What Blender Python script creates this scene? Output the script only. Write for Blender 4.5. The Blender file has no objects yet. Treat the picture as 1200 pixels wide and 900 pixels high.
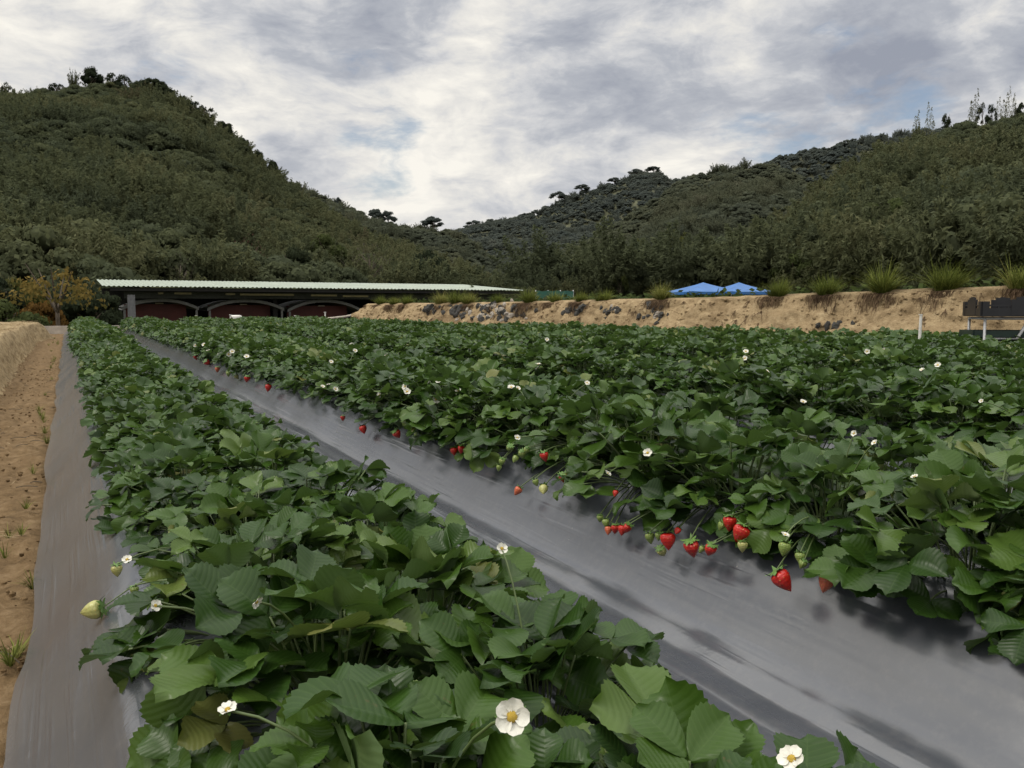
import bpy, math, random
import numpy as np
from mathutils import Vector, Matrix, noise as mnoise
RNG = np.random.default_rng(7)
random.seed(7)
scene = bpy.context.scene
COL = scene.collection
PI = math.pi
rad = math.radians

# ------------------------------------------------------------------ camera
H = 0.55
YAW, PITCH = rad(28.0), rad(5.3)
FPX = 970.0
Fv = np.array([math.sin(YAW)*math.cos(PITCH), math.cos(YAW)*math.cos(PITCH), -math.sin(PITCH)])
Rv = np.array([math.cos(YAW), -math.sin(YAW), 0.0])
Uv = np.cross(Rv, Fv)
EYE = np.array([0, 0, H])
def ray(px, py):
    d = Fv + Rv*(px-600)/FPX - Uv*(py-450)/FPX
    return d/np.linalg.norm(d)
def at_y(px, py, y):
    d = ray(px, py); return EYE + d*(y/d[1])
def at_depth(px, py, dep):
    d = ray(px, py); return EYE + d*(dep/(d@Fv))
def at_z(px, py, z):
    d = ray(px, py); return EYE + d*((z-H)/d[2])
def depth_of(p): return float((np.array(p)-EYE)@Fv)

cam_d = bpy.data.cameras.new("camera"); cam = bpy.data.objects.new("camera", cam_d)
COL.objects.link(cam); cam.location = (0, 0, H)
cam.rotation_euler = (PI/2-PITCH, 0, -YAW)
cam_d.sensor_width = 36; cam_d.lens = FPX/1200*36
cam_d.clip_start = 0.02; cam_d.clip_end = 6000
scene.camera = cam
cy = scene.cycles; cy.max_bounces = 5; cy.diffuse_bounces = 3; cy.glossy_bounces = 2; cy.transmission_bounces = 3; cy.caustics_reflective = False; cy.caustics_refractive = False
scene.view_settings.view_transform = 'Standard'; scene.view_settings.look = 'None'
scene.view_settings.exposure = 0; scene.view_settings.gamma = 1

# ------------------------------------------------------------------ material helpers
def new_mat(name):
    m = bpy.data.materials.new(name); m.use_nodes = True
    nt = m.node_tree; nt.nodes.clear()
    out = nt.nodes.new('ShaderNodeOutputMaterial')
    return m, nt, out
def nd(nt, typ, ins=None, **kw):
    n = nt.nodes.new(typ)
    for k, v in kw.items(): setattr(n, k, v)
    for k, v in (ins or {}).items():
        s = n.inputs[k]
        if isinstance(v, bpy.types.NodeSocket): nt.links.new(v, s)
        else:
            try: s.default_value = v
            except Exception: s.default_value = (*v, 1.0)
    return n
def ramp(nt, fac, stops, interp='LINEAR'):
    r = nt.nodes.new('ShaderNodeValToRGB'); r.color_ramp.interpolation = interp
    els = r.color_ramp.elements
    while len(els) < len(stops): els.new(0.5)
    for e, (p, c) in zip(els, stops):
        e.position = p; e.color = (*c, 1) if len(c) == 3 else c
    nt.links.new(fac, r.inputs[0]); return r.outputs[0]
def mixc(nt, fac, a, b, typ='MIX'):
    n = nt.nodes.new('ShaderNodeMix'); n.data_type = 'RGBA'; n.blend_type = typ
    for s, v in ((n.inputs['Factor'], fac), (n.inputs[6], a), (n.inputs[7], b)):
        if isinstance(v, bpy.types.NodeSocket): nt.links.new(v, s)
        elif isinstance(v, (int, float)): s.default_value = v
        else: s.default_value = (*v, 1) if len(v) == 3 else v
    return n.outputs[2]
def mth(nt, op, a, b=0.0, c=0.0, clamp=False):
    n = nt.nodes.new('ShaderNodeMath'); n.operation = op; n.use_clamp = clamp
    for s, v in zip(n.inputs, (a, b, c)):
        if isinstance(v, bpy.types.NodeSocket): nt.links.new(v, s)
        else: s.default_value = v
    return n.outputs[0]
def noise(nt, vec, scale, detail=4, rough=0.55, dist=0.0):
    n = nd(nt, 'ShaderNodeTexNoise', {'Scale': scale, 'Detail': detail, 'Roughness': rough, 'Distortion': dist})
    if vec is not None: nt.links.new(vec, n.inputs['Vector'])
    return n.outputs[0]
def mapping(nt, vec, scale=(1, 1, 1), rot=(0, 0, 0), loc=(0, 0, 0)):
    n = nd(nt, 'ShaderNodeMapping', {'Scale': scale, 'Rotation': rot, 'Location': loc})
    nt.links.new(vec, n.inputs['Vector']); return n.outputs[0]
def coords(nt, which='Object'): return nt.nodes.new('ShaderNodeTexCoord').outputs[which]
def bump(nt, h, strength=0.3, dist=0.01):
    n = nd(nt, 'ShaderNodeBump', {'Strength': strength, 'Distance': dist}); nt.links.new(h, n.inputs['Height'])
    return n.outputs[0]
def princ(nt, out, **ins):
    b = nt.nodes.new('ShaderNodeBsdfPrincipled')
    for k, v in ins.items():
        s = b.inputs[k.replace('_', ' ')]
        if isinstance(v, bpy.types.NodeSocket): nt.links.new(v, s)
        elif isinstance(v, (tuple, list)) and len(v) == 3 and s.type == 'RGBA': s.default_value = (*v, 1)
        else: s.default_value = v
    if out: nt.links.new(b.outputs[0], out.inputs[0])
    return b
def plain(name, col, rough=0.6, metal=0.0, var=0.25, scale=8.0, bmp=0.15, spec=0.4):
    m, nt, out = new_mat(name)
    c = coords(nt)
    n = noise(nt, c, scale, 6, 0.6)
    lo = tuple(v*(1-var) for v in col); hi = tuple(min(1, v*(1+var)) for v in col)
    cc = ramp(nt, n, [(0.3, lo), (0.7, hi)])
    princ(nt, out, Base_Color=cc, Roughness=rough, Metallic=metal, Specular_IOR_Level=spec, Normal=bump(nt, n, bmp, 0.01))
    return m
M = {}

def leaf_mat(name, stops, back, rough=0.36, trans=0.20, veins=True, spec=0.27):
    m, nt, out = new_mat(name)
    tone = nd(nt, 'ShaderNodeAttribute', attribute_name='tone').outputs['Fac']
    rnd = nt.nodes.new('ShaderNodeObjectInfo').outputs['Random']
    t = mth(nt, 'ADD', tone, mth(nt, 'MULTIPLY', mth(nt, 'SUBTRACT', rnd, 0.5), 0.12))
    col = ramp(nt, t, stops)
    c = coords(nt)
    n = noise(nt, c, 30, 4, 0.6)
    col = mixc(nt, mth(nt, 'MULTIPLY', n, 0.5), col, mixc(nt, 1.0, col, (0.55, 0.6, 0.5), 'MULTIPLY'))
    ins = dict(Roughness=rough, Specular_IOR_Level=spec)
    if veins:
        uv = coords(nt, 'UV')
        sep = nt.nodes.new('ShaderNodeSeparateXYZ'); nt.links.new(uv, sep.inputs[0])
        w = mth(nt, 'COSINE', mth(nt, 'ADD', mth(nt, 'MULTIPLY', sep.outputs[1], 9*2*PI), mth(nt, 'MULTIPLY', noise(nt, coords(nt), 38, 2), 5.0)))
        vein = mth(nt, 'POWER', mth(nt, 'ADD', mth(nt, 'MULTIPLY', w, 0.5), 0.5), 10.0)
        au = mth(nt, 'ABSOLUTE', sep.outputs[0])
        mid = mth(nt, 'SUBTRACT', 1.0, mth(nt, 'MULTIPLY', au, 22.0), clamp=True)
        v2 = mth(nt, 'MAXIMUM', mth(nt, 'MULTIPLY', vein, 0.55), mid, clamp=True)
        col = mixc(nt, mth(nt, 'MULTIPLY', v2, 0.20), col, (0.12, 0.19, 0.055))
        hgt = mth(nt, 'ADD', mth(nt, 'MULTIPLY', w, -0.5), mth(nt, 'MULTIPLY', noise(nt, c, 220, 3), 0.55))
        ins['Normal'] = bump(nt, hgt, 0.13, 0.0014)
    spot = ramp(nt, noise(nt, c, 75, 3, 0.6), [(0.70, (0, 0, 0)), (0.78, (1, 1, 1))])
    col = mixc(nt, mth(nt, 'MULTIPLY', spot, 0.6), col, (0.11, 0.075, 0.03))
    geo = nt.nodes.new('ShaderNodeNewGeometry')
    col2 = mixc(nt, geo.outputs['Backfacing'], col, mixc(nt, 0.6, col, back))
    b = princ(nt, None, Base_Color=col2, **ins)
    tr = nd(nt, 'ShaderNodeBsdfTranslucent', {'Color': mixc(nt, 1.0, col2, (1.0, 1.15, 0.5), 'MULTIPLY')})
    mx = nd(nt, 'ShaderNodeMixShader', {0: trans}); nt.links.new(b.outputs[0], mx.inputs[1]); nt.links.new(tr.outputs[0], mx.inputs[2])
    nt.links.new(mx.outputs[0], out.inputs[0])
    return m

# ------------------------------------------------------------------ mesh helpers
class MB:
    def __init__(s): s.v = []; s.f = []; s.t = []; s.uv = []; s.n = 0; s.mi = []; s.boxy = False
    def add(s, v, f, tone=0.5, uv=None, mi=0):
        v = np.asarray(v, float).reshape(-1, 3); f = np.asarray(f, int).reshape(-1, 4)
        s.v.append(v); s.f.append(f+s.n); s.n += len(v)
        s.t.append(np.broadcast_to(np.asarray(tone, float), (len(v),)))
        s.uv.append(np.zeros((len(v), 2)) if uv is None else np.asarray(uv, float))
        s.mi.append(np.full(len(f), mi, int))
    def box(s, c, size, rz=0.0, tone=0.5, mi=0, bev=0.0):
        x, y, z = np.array(size)/2.0; s.boxy = True
        p = np.array([(-x,-y,-z),(x,-y,-z),(x,y,-z),(-x,y,-z),(-x,-y,z),(x,-y,z),(x,y,z),(-x,y,z)])
        ca, sa = math.cos(rz), math.sin(rz)
        p = p @ np.array([[ca, sa, 0], [-sa, ca, 0], [0, 0, 1]])
        s.add(p+np.array(c), [(0,3,2,1),(4,5,6,7),(0,1,5,4),(1,2,6,5),(2,3,7,6),(3,0,4,7)], tone, None, mi)
    def tube(s, pts, r, n=6, tone=0.5, mi=0):
        pts = np.asarray(pts, float); k = len(pts)
        r = np.broadcast_to(np.asarray(r, float), (k,))
        tg = np.gradient(pts, axis=0); tg /= np.linalg.norm(tg, axis=1)[:, None]+1e-9
        ref = np.array([0, 0, 1.0]) if abs(tg[0][2]) < 0.9 else np.array([1.0, 0, 0])
        a = np.cross(tg, ref); a /= np.linalg.norm(a, axis=1)[:, None]+1e-9
        b = np.cross(tg, a)
        an = np.linspace(0, 2*PI, n, endpoint=False)
        ring = pts[:, None]+r[:, None, None]*(a[:, None]*np.cos(an)[None, :, None]+b[:, None]*np.sin(an)[None, :, None])
        v = ring.reshape(-1, 3); f = []
        for i in range(k-1):
            for j in range(n):
                f.append((i*n+j, i*n+(j+1) % n, (i+1)*n+(j+1) % n, (i+1)*n+j))
        base = len(v); v = np.vstack([v, pts[0], pts[-1]])
        for j in range(0, n):
            f.append((base, (j+1) % n, j, base)) if False else None
        if n == 4 or n == 6:
            for e in (0, (k-1)*n):
                for j in range(0, n-2, 2): f.append((e, e+j+1, e+j+2, e+(j+3) % n))
        s.add(v, f, tone, None, mi)
    def grid(s, P, tone=0.5, uv=None, mi=0):
        P = np.asarray(P, float); a, b = P.shape[:2]
        i = np.arange(a*b).reshape(a, b)
        f = np.stack([i[:-1, :-1], i[:-1, 1:], i[1:, 1:], i[1:, :-1]], -1).reshape(-1, 4)
        t = tone if np.ndim(tone) == 0 else np.asarray(tone).reshape(-1)
        s.add(P.reshape(-1, 3), f, t, None if uv is None else np.asarray(uv).reshape(-1, 2), mi)
    def leaves(s, cen, ax, nor, L, W, tone):
        """kite shaped leaf quads"""
        cen = np.asarray(cen); n = len(cen)
        L = np.broadcast_to(L, (n,))[:, None]; W = np.broadcast_to(W, (n,))[:, None]
        sd = np.cross(ax, nor); sd /= np.linalg.norm(sd, axis=1)[:, None]+1e-9
        v = np.stack([cen-ax*L/2, cen+sd*W/2+ax*L*.05, cen+ax*L/2, cen-sd*W/2+ax*L*.05], 1).reshape(-1, 3)
        f = np.arange(4*n).reshape(n, 4)
        s.add(v, f, np.repeat(np.broadcast_to(tone, (n,)), 4))
    def mesh(s, name, mats, smooth=True):
        V = np.vstack(s.v); Q = np.vstack(s.f); T = np.concatenate(s.t); UV = np.vstack(s.uv); MI = np.concatenate(s.mi)
        me = bpy.data.meshes.new(name)
        me.vertices.add(len(V)); me.vertices.foreach_set('co', V.astype(np.float32).ravel())
        me.loops.add(Q.size); me.loops.foreach_set('vertex_index', Q.astype(np.int32).ravel())
        me.polygons.add(len(Q)); me.polygons.foreach_set('loop_start', (np.arange(len(Q))*4).astype(np.int32))
        me.update(calc_edges=True)
        me.polygons.foreach_set('use_smooth', np.full(len(Q), bool(smooth)))
        at = me.attributes.new('tone', 'FLOAT', 'POINT'); at.data.foreach_set('value', T.astype(np.float32))
        ul = me.uv_layers.new(name='UVMap'); ul.data.foreach_set('uv', UV[Q.ravel()].astype(np.float32).ravel())
        for m in (mats if isinstance(mats, (list, tuple)) else [mats]): me.materials.append(m)
        me.polygons.foreach_set('material_index', MI.astype(np.int32))
        return me
    def obj(s, name, mats, parent=None, smooth=None):
        if smooth is None: smooth = not s.boxy
        return link(name, s.mesh(name, mats, smooth), parent)
def link(name, me, parent=None, M4=None):
    o = bpy.data.objects.new(name, me); COL.objects.link(o)
    if parent: o.parent = parent
    if M4 is not None: o.matrix_local = M4
    return o
def empty(name, loc=(0, 0, 0), rz=0.0, sc=1.0):
    o = bpy.data.objects.new(name, None); COL.objects.link(o)
    o.location = loc; o.rotation_euler = (0, 0, rz); o.scale = (sc, sc, sc); o.empty_display_size = 0.1
    return o
def tag(o, label, cat=None, group=None, kind=None):
    o['label'] = label
    if cat: o['category'] = cat
    if group: o['group'] = group
    if kind: o['kind'] = kind
    return o
def fbm(x, y, z=0.0, o=4):
    return mnoise.fractal(Vector((x, y, z)), 1.0, 2.0, o)
def nz(P, sc, amp, o=4, off=0.0):
    """noise values at points of P (...,3)"""
    Q = np.asarray(P).reshape(-1, 3)*np.array(sc)
    return np.array([mnoise.fractal(Vector(q)+Vector((off, off*.7, off*.3)), 1.0, 2.0, o) for q in Q]).reshape(np.asarray(P).shape[:-1])*amp
def unit(a): return a/(np.linalg.norm(a, axis=-1, keepdims=True)+1e-9)
ORD = 'first second third fourth fifth sixth seventh eighth ninth tenth eleventh twelfth thirteenth fourteenth fifteenth sixteenth seventeenth eighteenth nineteenth twentieth'.split()
TENS = {2: 'twenty', 3: 'thirty', 4: 'forty', 5: 'fifty', 6: 'sixty'}
def ordinal(i):
    if i < 20: return ORD[i]
    t, u = divmod(i+1, 10)
    return {2: 'twentieth', 3: 'thirtieth', 4: 'fortieth', 5: 'fiftieth', 6: 'sixtieth'}[t] if u == 0 else TENS[t]+'-'+ORD[u-1]

# ------------------------------------------------------------------ world: overcast sky with broken cloud
SUN_EL, SUN_AZ = rad(48), rad(-75)       # azimuth from +Y towards +X
w = bpy.data.worlds.new("World"); scene.world = w; w.use_nodes = True
nt = w.node_tree; nt.nodes.clear()
wout = nt.nodes.new('ShaderNodeOutputWorld')
sky = nt.nodes.new('ShaderNodeTexSky'); sky.sky_type = 'NISHITA'; sky.sun_disc = False
sky.sun_elevation = SUN_EL; sky.sun_rotation = SUN_AZ; sky.air_density = 1.0; sky.dust_density = 1.5
bg1 = nd(nt, 'ShaderNodeBackground', {'Strength': 0.11}); nt.links.new(sky.outputs[0], bg1.inputs[0])
g = coords(nt, 'Generated')
sep = nt.nodes.new('ShaderNodeSeparateXYZ'); nt.links.new(g, sep.inputs[0])
zz = mth(nt, 'ADD', mth(nt, 'MAXIMUM', sep.outputs[2], 0.0), 0.15)
cmb = nt.nodes.new('ShaderNodeCombineXYZ')
nt.links.new(mth(nt, 'DIVIDE', sep.outputs[0], zz), cmb.inputs[0]); nt.links.new(mth(nt, 'DIVIDE', sep.outputs[1], zz), cmb.inputs[1])
q = mapping(nt, mapping(nt, cmb.outputs[0], (1, 1, 1), (0, 0, rad(28))), (0.80, 1.15, 1), (0, 0, 0.10), (3.1, 1.7, 0))
qd = mapping(nt, mapping(nt, g, (1, 1, 1), (0, 0, rad(28))), (1.0, 1.0, 2.3), (0, 0.10, 0), (6.6, 6.1, 8.8))
n_big = noise(nt, qd, 2.6, 3, 0.5, 0.2)
wq = nd(nt, 'ShaderNodeTexNoise', {'Scale': 5.0, 'Detail': 4}); nt.links.new(qd, wq.inputs['Vector'])
wv = nt.nodes.new('ShaderNodeVectorMath'); wv.operation = 'SCALE'; nt.links.new(wq.outputs['Color'], wv.inputs[0]); wv.inputs['Scale'].default_value = 0.10
wa = nt.nodes.new('ShaderNodeVectorMath'); wa.operation = 'ADD'; nt.links.new(qd, wa.inputs[0]); nt.links.new(wv.outputs[0], wa.inputs[1])
n_mid = noise(nt, wa.outputs[0], 4.0, 9, 0.60, 0.15)
n_fine = noise(nt, wa.outputs[0], 11.0, 7, 0.60, 0.3)
def skyblob(px, py, width, gain):
    d = ray(px, py)
    dp = nd(nt, 'ShaderNodeVectorMath', {0: g, 1: tuple(d)}, operation='DOT_PRODUCT').outputs['Value']
    c = math.cos(width/FPX)
    m = nd(nt, 'ShaderNodeMapRange', {'Value': dp, 'From Min': c, 'From Max': 1.0, 'To Min': 0.0, 'To Max': gain}, interpolation_type='SMOOTHSTEP')
    return m.outputs[0]
br = mth(nt, 'ADD', mth(nt, 'MULTIPLY', n_mid, 0.95), mth(nt, 'MULTIPLY', n_big, 0.30))
br = mth(nt, 'SUBTRACT', br, 0.150)
br = mth(nt, 'ADD', br, mth(nt, 'MULTIPLY', mth(nt, 'SUBTRACT', n_fine, 0.5), 0.58))
SKYB = [(640, 5, 230, -.26), (150, 5, 200, -.10), (560, 120, 90, .05), (960, 20, 200, -.06), (460, 110, 200, .06), (520, 15, 150, -.10), (760, 10, 150, -.12), (300, 30, 170, -.06), (380, 90, 200, .10), (30, 70, 130, .08),
        (380, 125, 110, -.14), (230, 130, 120, .05), (790, 105, 130, .12), (1150, 40, 260, -.07), (640, 165, 120, -.03), (520, 160, 60, .08),
        (720, 140, 90, .06), (470, 235, 160, .04), (300, 10, 300, -.03), (930, 150, 120, .02), (1000, 70, 120, -.04), (880, 60, 100, .04)]
for a in [(p_, q_, w_*1.1, g_*.62) for p_, q_, w_, g_ in SKYB]: br = mth(nt, 'ADD', br, skyblob(*a))
cloud = ramp(nt, br, [(0.18, (0.32, 0.345, 0.41)), (0.34, (0.47, 0.49, 0.535)), (0.43, (0.64, 0.645, 0.66)), (0.50, (0.78, 0.765, 0.735)), (0.61, (0.96, 0.925, 0.85))])
gap = mth(nt, 'ADD', noise(nt, mapping(nt, wa.outputs[0], (1, 1, 1), (0, 0, 0), (7, 3, 0)), 7.0, 6, 0.6, 0.1), 0.0)
for a in [(448, 178, 75, .11), (1050, 118, 80, .10), (930, 128, 90, .08), (480, 175, 45, .06), (720, 30, 90, -.02), (345, 232, 30, .10), (650, 110, 200, -.08)]: gap = mth(nt, 'ADD', gap, skyblob(*a))
gmask = nd(nt, 'ShaderNodeMapRange', {'Value': gap, 'From Min': 0.60, 'From Max': 0.78, 'To Min': 1.0, 'To Max': 0.28}, interpolation_type='SMOOTHSTEP').outputs[0]
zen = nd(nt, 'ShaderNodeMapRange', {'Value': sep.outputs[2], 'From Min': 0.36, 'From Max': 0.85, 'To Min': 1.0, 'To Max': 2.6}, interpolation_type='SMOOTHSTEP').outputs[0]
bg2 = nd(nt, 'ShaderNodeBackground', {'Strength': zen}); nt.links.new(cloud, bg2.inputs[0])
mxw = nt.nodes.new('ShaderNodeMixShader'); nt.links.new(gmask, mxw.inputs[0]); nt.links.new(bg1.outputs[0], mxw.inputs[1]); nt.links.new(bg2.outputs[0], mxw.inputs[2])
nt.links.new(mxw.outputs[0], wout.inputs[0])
sd = bpy.data.lights.new("sun", 'SUN'); sun = bpy.data.objects.new("sun", sd); COL.objects.link(sun)
sd.energy = 1.35; sd.angle = rad(14); sd.color = (1.0, 0.94, 0.84)
sv = Vector((math.sin(SUN_AZ)*math.cos(SUN_EL), math.cos(SUN_AZ)*math.cos(SUN_EL), math.sin(SUN_EL)))
sun.rotation_euler = sv.to_track_quat('Z', 'Y').to_euler()

# ------------------------------------------------------------------ materials
M['leaf'] = leaf_mat('strawberry_leaf', [(0.0, (0.013, 0.032, 0.007)), (0.40, (0.030, 0.070, 0.010)), (0.72, (0.057, 0.112, 0.015)), (0.92, (0.10, 0.155, 0.033)), (1.0, (0.17, 0.17, 0.05))], (0.11, 0.16, 0.075))
M['stalk'] = plain('leaf_stalk', (0.085, 0.12, 0.04), 0.5)
def film_mat():
    m, nt, out = new_mat('grey_mulch_film')
    c = coords(nt)
    n1 = noise(nt, mapping(nt, c, (11, 0.55, 11)), 1.0, 3, 0.55, 0.2)
    n2 = ramp(nt, noise(nt, mapping(nt, c, (46, 1.3, 46)), 1.0, 2, 0.5, 0.3), [(0.50, (0, 0, 0)), (0.64, (1, 1, 1))])
    n3 = noise(nt, c, 3.0, 6, 0.6)
    dust = noise(nt, c, 55, 5, 0.7)
    sepx = nt.nodes.new('ShaderNodeSeparateXYZ'); nt.links.new(c, sepx.inputs[0])
    low = nd(nt, 'ShaderNodeMapRange', {'Value': sepx.outputs[0], 'From Min': -0.125, 'From Max': -0.068, 'To Min': 0.7, 'To Max': 0.0}).outputs[0]
    col = ramp(nt, n3, [(0.3, (0.064, 0.069, 0.080)), (0.7, (0.092, 0.098, 0.110))])
    col = mixc(nt, mth(nt, 'MULTIPLY', ramp(nt, dust, [(0.48, (0, 0, 0)), (0.75, (1, 1, 1))]), 0.12), col, (0.22, 0.20, 0.175))
    col = mixc(nt, mth(nt, 'MULTIPLY', low, n3), col, (0.24, 0.17, 0.10))
    spk = nd(nt, 'ShaderNodeTexVoronoi', {'Scale': 42.0}); nt.links.new(c, spk.inputs['Vector'])
    sp = ramp(nt, spk.outputs['Distance'], [(0.0, (1, 1, 1)), (0.07, (0, 0, 0))])
    col = mixc(nt, mth(nt, 'MULTIPLY', sp, mth(nt, 'GREATER_THAN', n3, 0.52)), col, (0.34, 0.31, 0.26))
    rg = mth(nt, 'ADD', mth(nt, 'MULTIPLY', dust, 0.07), 0.17)
    hgt = mth(nt, 'ADD', mth(nt, 'ADD', mth(nt, 'MULTIPLY', n1, 1.0), mth(nt, 'MULTIPLY', n2, mth(nt, 'MULTIPLY', ramp(nt, n3, [(0.42, (0, 0, 0)), (0.62, (1, 1, 1))]), 0.38))), mth(nt, 'MULTIPLY', noise(nt, c, 5, 2), 0.5))
    princ(nt, out, Base_Color=col, Roughness=rg, Specular_IOR_Level=0.95, Normal=bump(nt, hgt, 0.25, 0.015))
    return m
M['film'] = film_mat()
def soil_mat(name, a, b, c_, scale=1.0, bmp=0.6, streak=None):
    m, nt, out = new_mat(name)
    c = coords(nt)
    n1 = noise(nt, c, 2.2*scale, 6, 0.6); n2 = noise(nt, c, 22*scale, 8, 0.7); n3 = noise(nt, c, 120*scale, 4, 0.7)
    col = ramp(nt, n2, [(0.28, a), (0.5, b), (0.72, c_)])
    col = mixc(nt, mth(nt, 'MULTIPLY', n1, 0.55), col, mixc(nt, 1.0, col, (0.62, 0.58, 0.55), 'MULTIPLY'))
    if streak is not None:
        s = noise(nt, mapping(nt, c, streak), 1.0, 6, 0.65, 0.6)
        col = mixc(nt, ramp(nt, s, [(0.38, (0.6, 0.6, 0.6)), (0.52, (0, 0, 0))]), col, mixc(nt, 1.0, col, (0.36, 0.31, 0.27), 'MULTIPLY'))
    h = mth(nt, 'ADD', n2, mth(nt, 'MULTIPLY', n3, 0.5))
    princ(nt, out, Base_Color=col, Roughness=0.95, Specular_IOR_Level=0.15, Normal=bump(nt, h, bmp, 0.03))
    return m
M['path'] = soil_mat('sandy_path', (0.10, 0.066, 0.032), (0.19, 0.125, 0.062), (0.29, 0.205, 0.115), 1.0)
M['bed'] = soil_mat('dark_soil', (0.06, 0.045, 0.03), (0.09, 0.065, 0.045), (0.13, 0.10, 0.07))
M['bank'] = soil_mat('sandy_bank', (0.22, 0.16, 0.09), (0.37, 0.275, 0.155), (0.50, 0.39, 0.235), 0.55, 0.9, (1.6, 1.6, 0.9))
M['straw_mat'] = soil_mat('straw_matting', (0.22, 0.165, 0.09), (0.36, 0.275, 0.155), (0.50, 0.40, 0.24), 1.2, 0.5, (4, 4, 14))
M['straw'] = plain('dry_straw', (0.36, 0.27, 0.15), 0.8, var=0.4)
M['turf'] = soil_mat('valley_turf', (0.03, 0.035, 0.014), (0.05, 0.055, 0.02), (0.08, 0.075, 0.03), 0.05, 0.3)
M['white'] = plain('white_paint', (0.62, 0.60, 0.56), 0.6)
M['pale'] = plain('pale_concrete', (0.42, 0.37, 0.31), 0.8)
M['black'] = plain('black_plastic', (0.012, 0.012, 0.014), 0.35, var=0.3, spec=0.5)
M['greenplastic'] = plain('dark_green_plastic', (0.012, 0.026, 0.020), 0.4)
M['steel'] = plain('galvanised_steel', (0.42, 0.42, 0.42), 0.45, 0.5)
M['rust'] = plain('rusty_steel', (0.10, 0.055, 0.04), 0.8)
M['red'] = plain('red_panel', (0.085, 0.017, 0.013), 0.6, scale=2)
M['roof'] = plain('pale_green_roof_sheet', (0.32, 0.365, 0.30), 0.5, 0.0, var=0.12, scale=1.2)
M['dark'] = plain('dark_timber', (0.018, 0.017, 0.015), 0.8)
M['greysteel'] = plain('grey_steel_arch', (0.17, 0.17, 0.165), 0.5)
M['ochre'] = plain('ochre_boards', (0.10, 0.085, 0.03), 0.7)
M['blue'] = plain('blue_tarpaulin', (0.03, 0.13, 0.36), 0.5, var=0.2, scale=1.5)
M['teal'] = plain('teal_netting', (0.025, 0.10, 0.075), 0.7)
M['rock_dark'] = plain('slate_rock', (0.055, 0.053, 0.048), 0.85, var=0.6, scale=12, bmp=0.8)
M['rock_pale'] = plain('pale_rock', (0.34, 0.30, 0.25), 0.85, var=0.5, scale=12, bmp=0.8)
M['bark'] = plain('bark', (0.09, 0.07, 0.05), 0.9, var=0.4, scale=20)
M['bark_pale'] = plain('pale_bark', (0.20, 0.17, 0.13), 0.9, var=0.4)
M['petal'] = plain('white_petal', (0.64, 0.63, 0.55), 0.55, var=0.05)
M['pollen'] = plain('yellow_flower_centre', (0.62, 0.42, 0.06), 0.7, scale=300, bmp=0.6)
M['sepal'] = plain('green_sepal', (0.10, 0.19, 0.04), 0.5)
M['tan'] = plain('dry_scrap', (0.45, 0.36, 0.16), 0.7)
def berry_mat(name, a, b):
    m, nt, out = new_mat(name)
    uv = coords(nt, 'UV')
    vo = nd(nt, 'ShaderNodeTexVoronoi', {'Scale': 11.0, 'Randomness': 0.35}); nt.links.new(uv, vo.inputs['Vector'])
    seed = ramp(nt, vo.outputs['Distance'], [(0.10, (1, 1, 1)), (0.20, (0, 0, 0))])
    n = noise(nt, coords(nt), 30, 3)
    col = mixc(nt, ramp(nt, n, [(0.35, (0, 0, 0)), (0.7, (1, 1, 1))]), a, b)
    col = mixc(nt, mth(nt, 'MULTIPLY', seed, 0.75), col, (0.55, 0.38, 0.10))
    princ(nt, out, Base_Color=col, Roughness=0.28, Specular_IOR_Level=0.5, Subsurface_Weight=0.0, Normal=bump(nt, vo.outputs['Distance'], 0.5, 0.002))
    return m
M['ripe'] = berry_mat('ripe_red_berry', (0.42, 0.010, 0.010), (0.56, 0.030, 0.016))
M['turning'] = berry_mat('turning_berry', (0.55, 0.07, 0.03), (0.58, 0.20, 0.09))
M['unripe'] = berry_mat('unripe_berry', (0.34, 0.36, 0.10), (0.50, 0.46, 0.20))
M['green_berry'] = berry_mat('green_berry', (0.16, 0.24, 0.05), (0.26, 0.32, 0.09))

def tree_mat(name, stops, haze=(0.5, 0.55, 0.6), hz=0.0, inst=True, trans=0.42):
    m, nt, out = new_mat(name)
    tone = nd(nt, 'ShaderNodeAttribute', attribute_name='tone').outputs['Fac']
    oi = nt.nodes.new('ShaderNodeObjectInfo')
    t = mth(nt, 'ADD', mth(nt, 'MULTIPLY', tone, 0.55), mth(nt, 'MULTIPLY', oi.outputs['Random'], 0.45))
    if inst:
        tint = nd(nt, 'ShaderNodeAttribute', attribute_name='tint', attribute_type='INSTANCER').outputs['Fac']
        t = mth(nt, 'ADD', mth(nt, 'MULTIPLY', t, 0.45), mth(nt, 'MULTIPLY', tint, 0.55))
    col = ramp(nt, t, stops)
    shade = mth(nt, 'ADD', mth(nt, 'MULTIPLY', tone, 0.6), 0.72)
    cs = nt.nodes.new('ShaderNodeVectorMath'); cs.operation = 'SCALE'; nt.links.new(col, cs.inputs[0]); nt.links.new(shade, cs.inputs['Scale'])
    if hz > 0: colf = mixc(nt, hz, cs.outputs[0], haze)  # distance haze painted into the leaf colour
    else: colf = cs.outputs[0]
    b = princ(nt, None, Base_Color=colf, Roughness=0.8, Specular_IOR_Level=0.05)
    tr = nd(nt, 'ShaderNodeBsdfTranslucent', {'Color': colf})
    mx = nd(nt, 'ShaderNodeMixShader', {0: trans}); nt.links.new(b.outputs[0], mx.inputs[1]); nt.links.new(tr.outputs[0], mx.inputs[2])
    nt.links.new(mx.outputs[0], out.inputs[0])
    return m
FOREST = [(0.0, (0.026, 0.041, 0.022)), (0.25, (0.043, 0.060, 0.028)), (0.45, (0.068, 0.083, 0.034)), (0.68, (0.104, 0.112, 0.044)), (0.88, (0.112, 0.108, 0.05)), (1.0, (0.12, 0.078, 0.055))]
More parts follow.
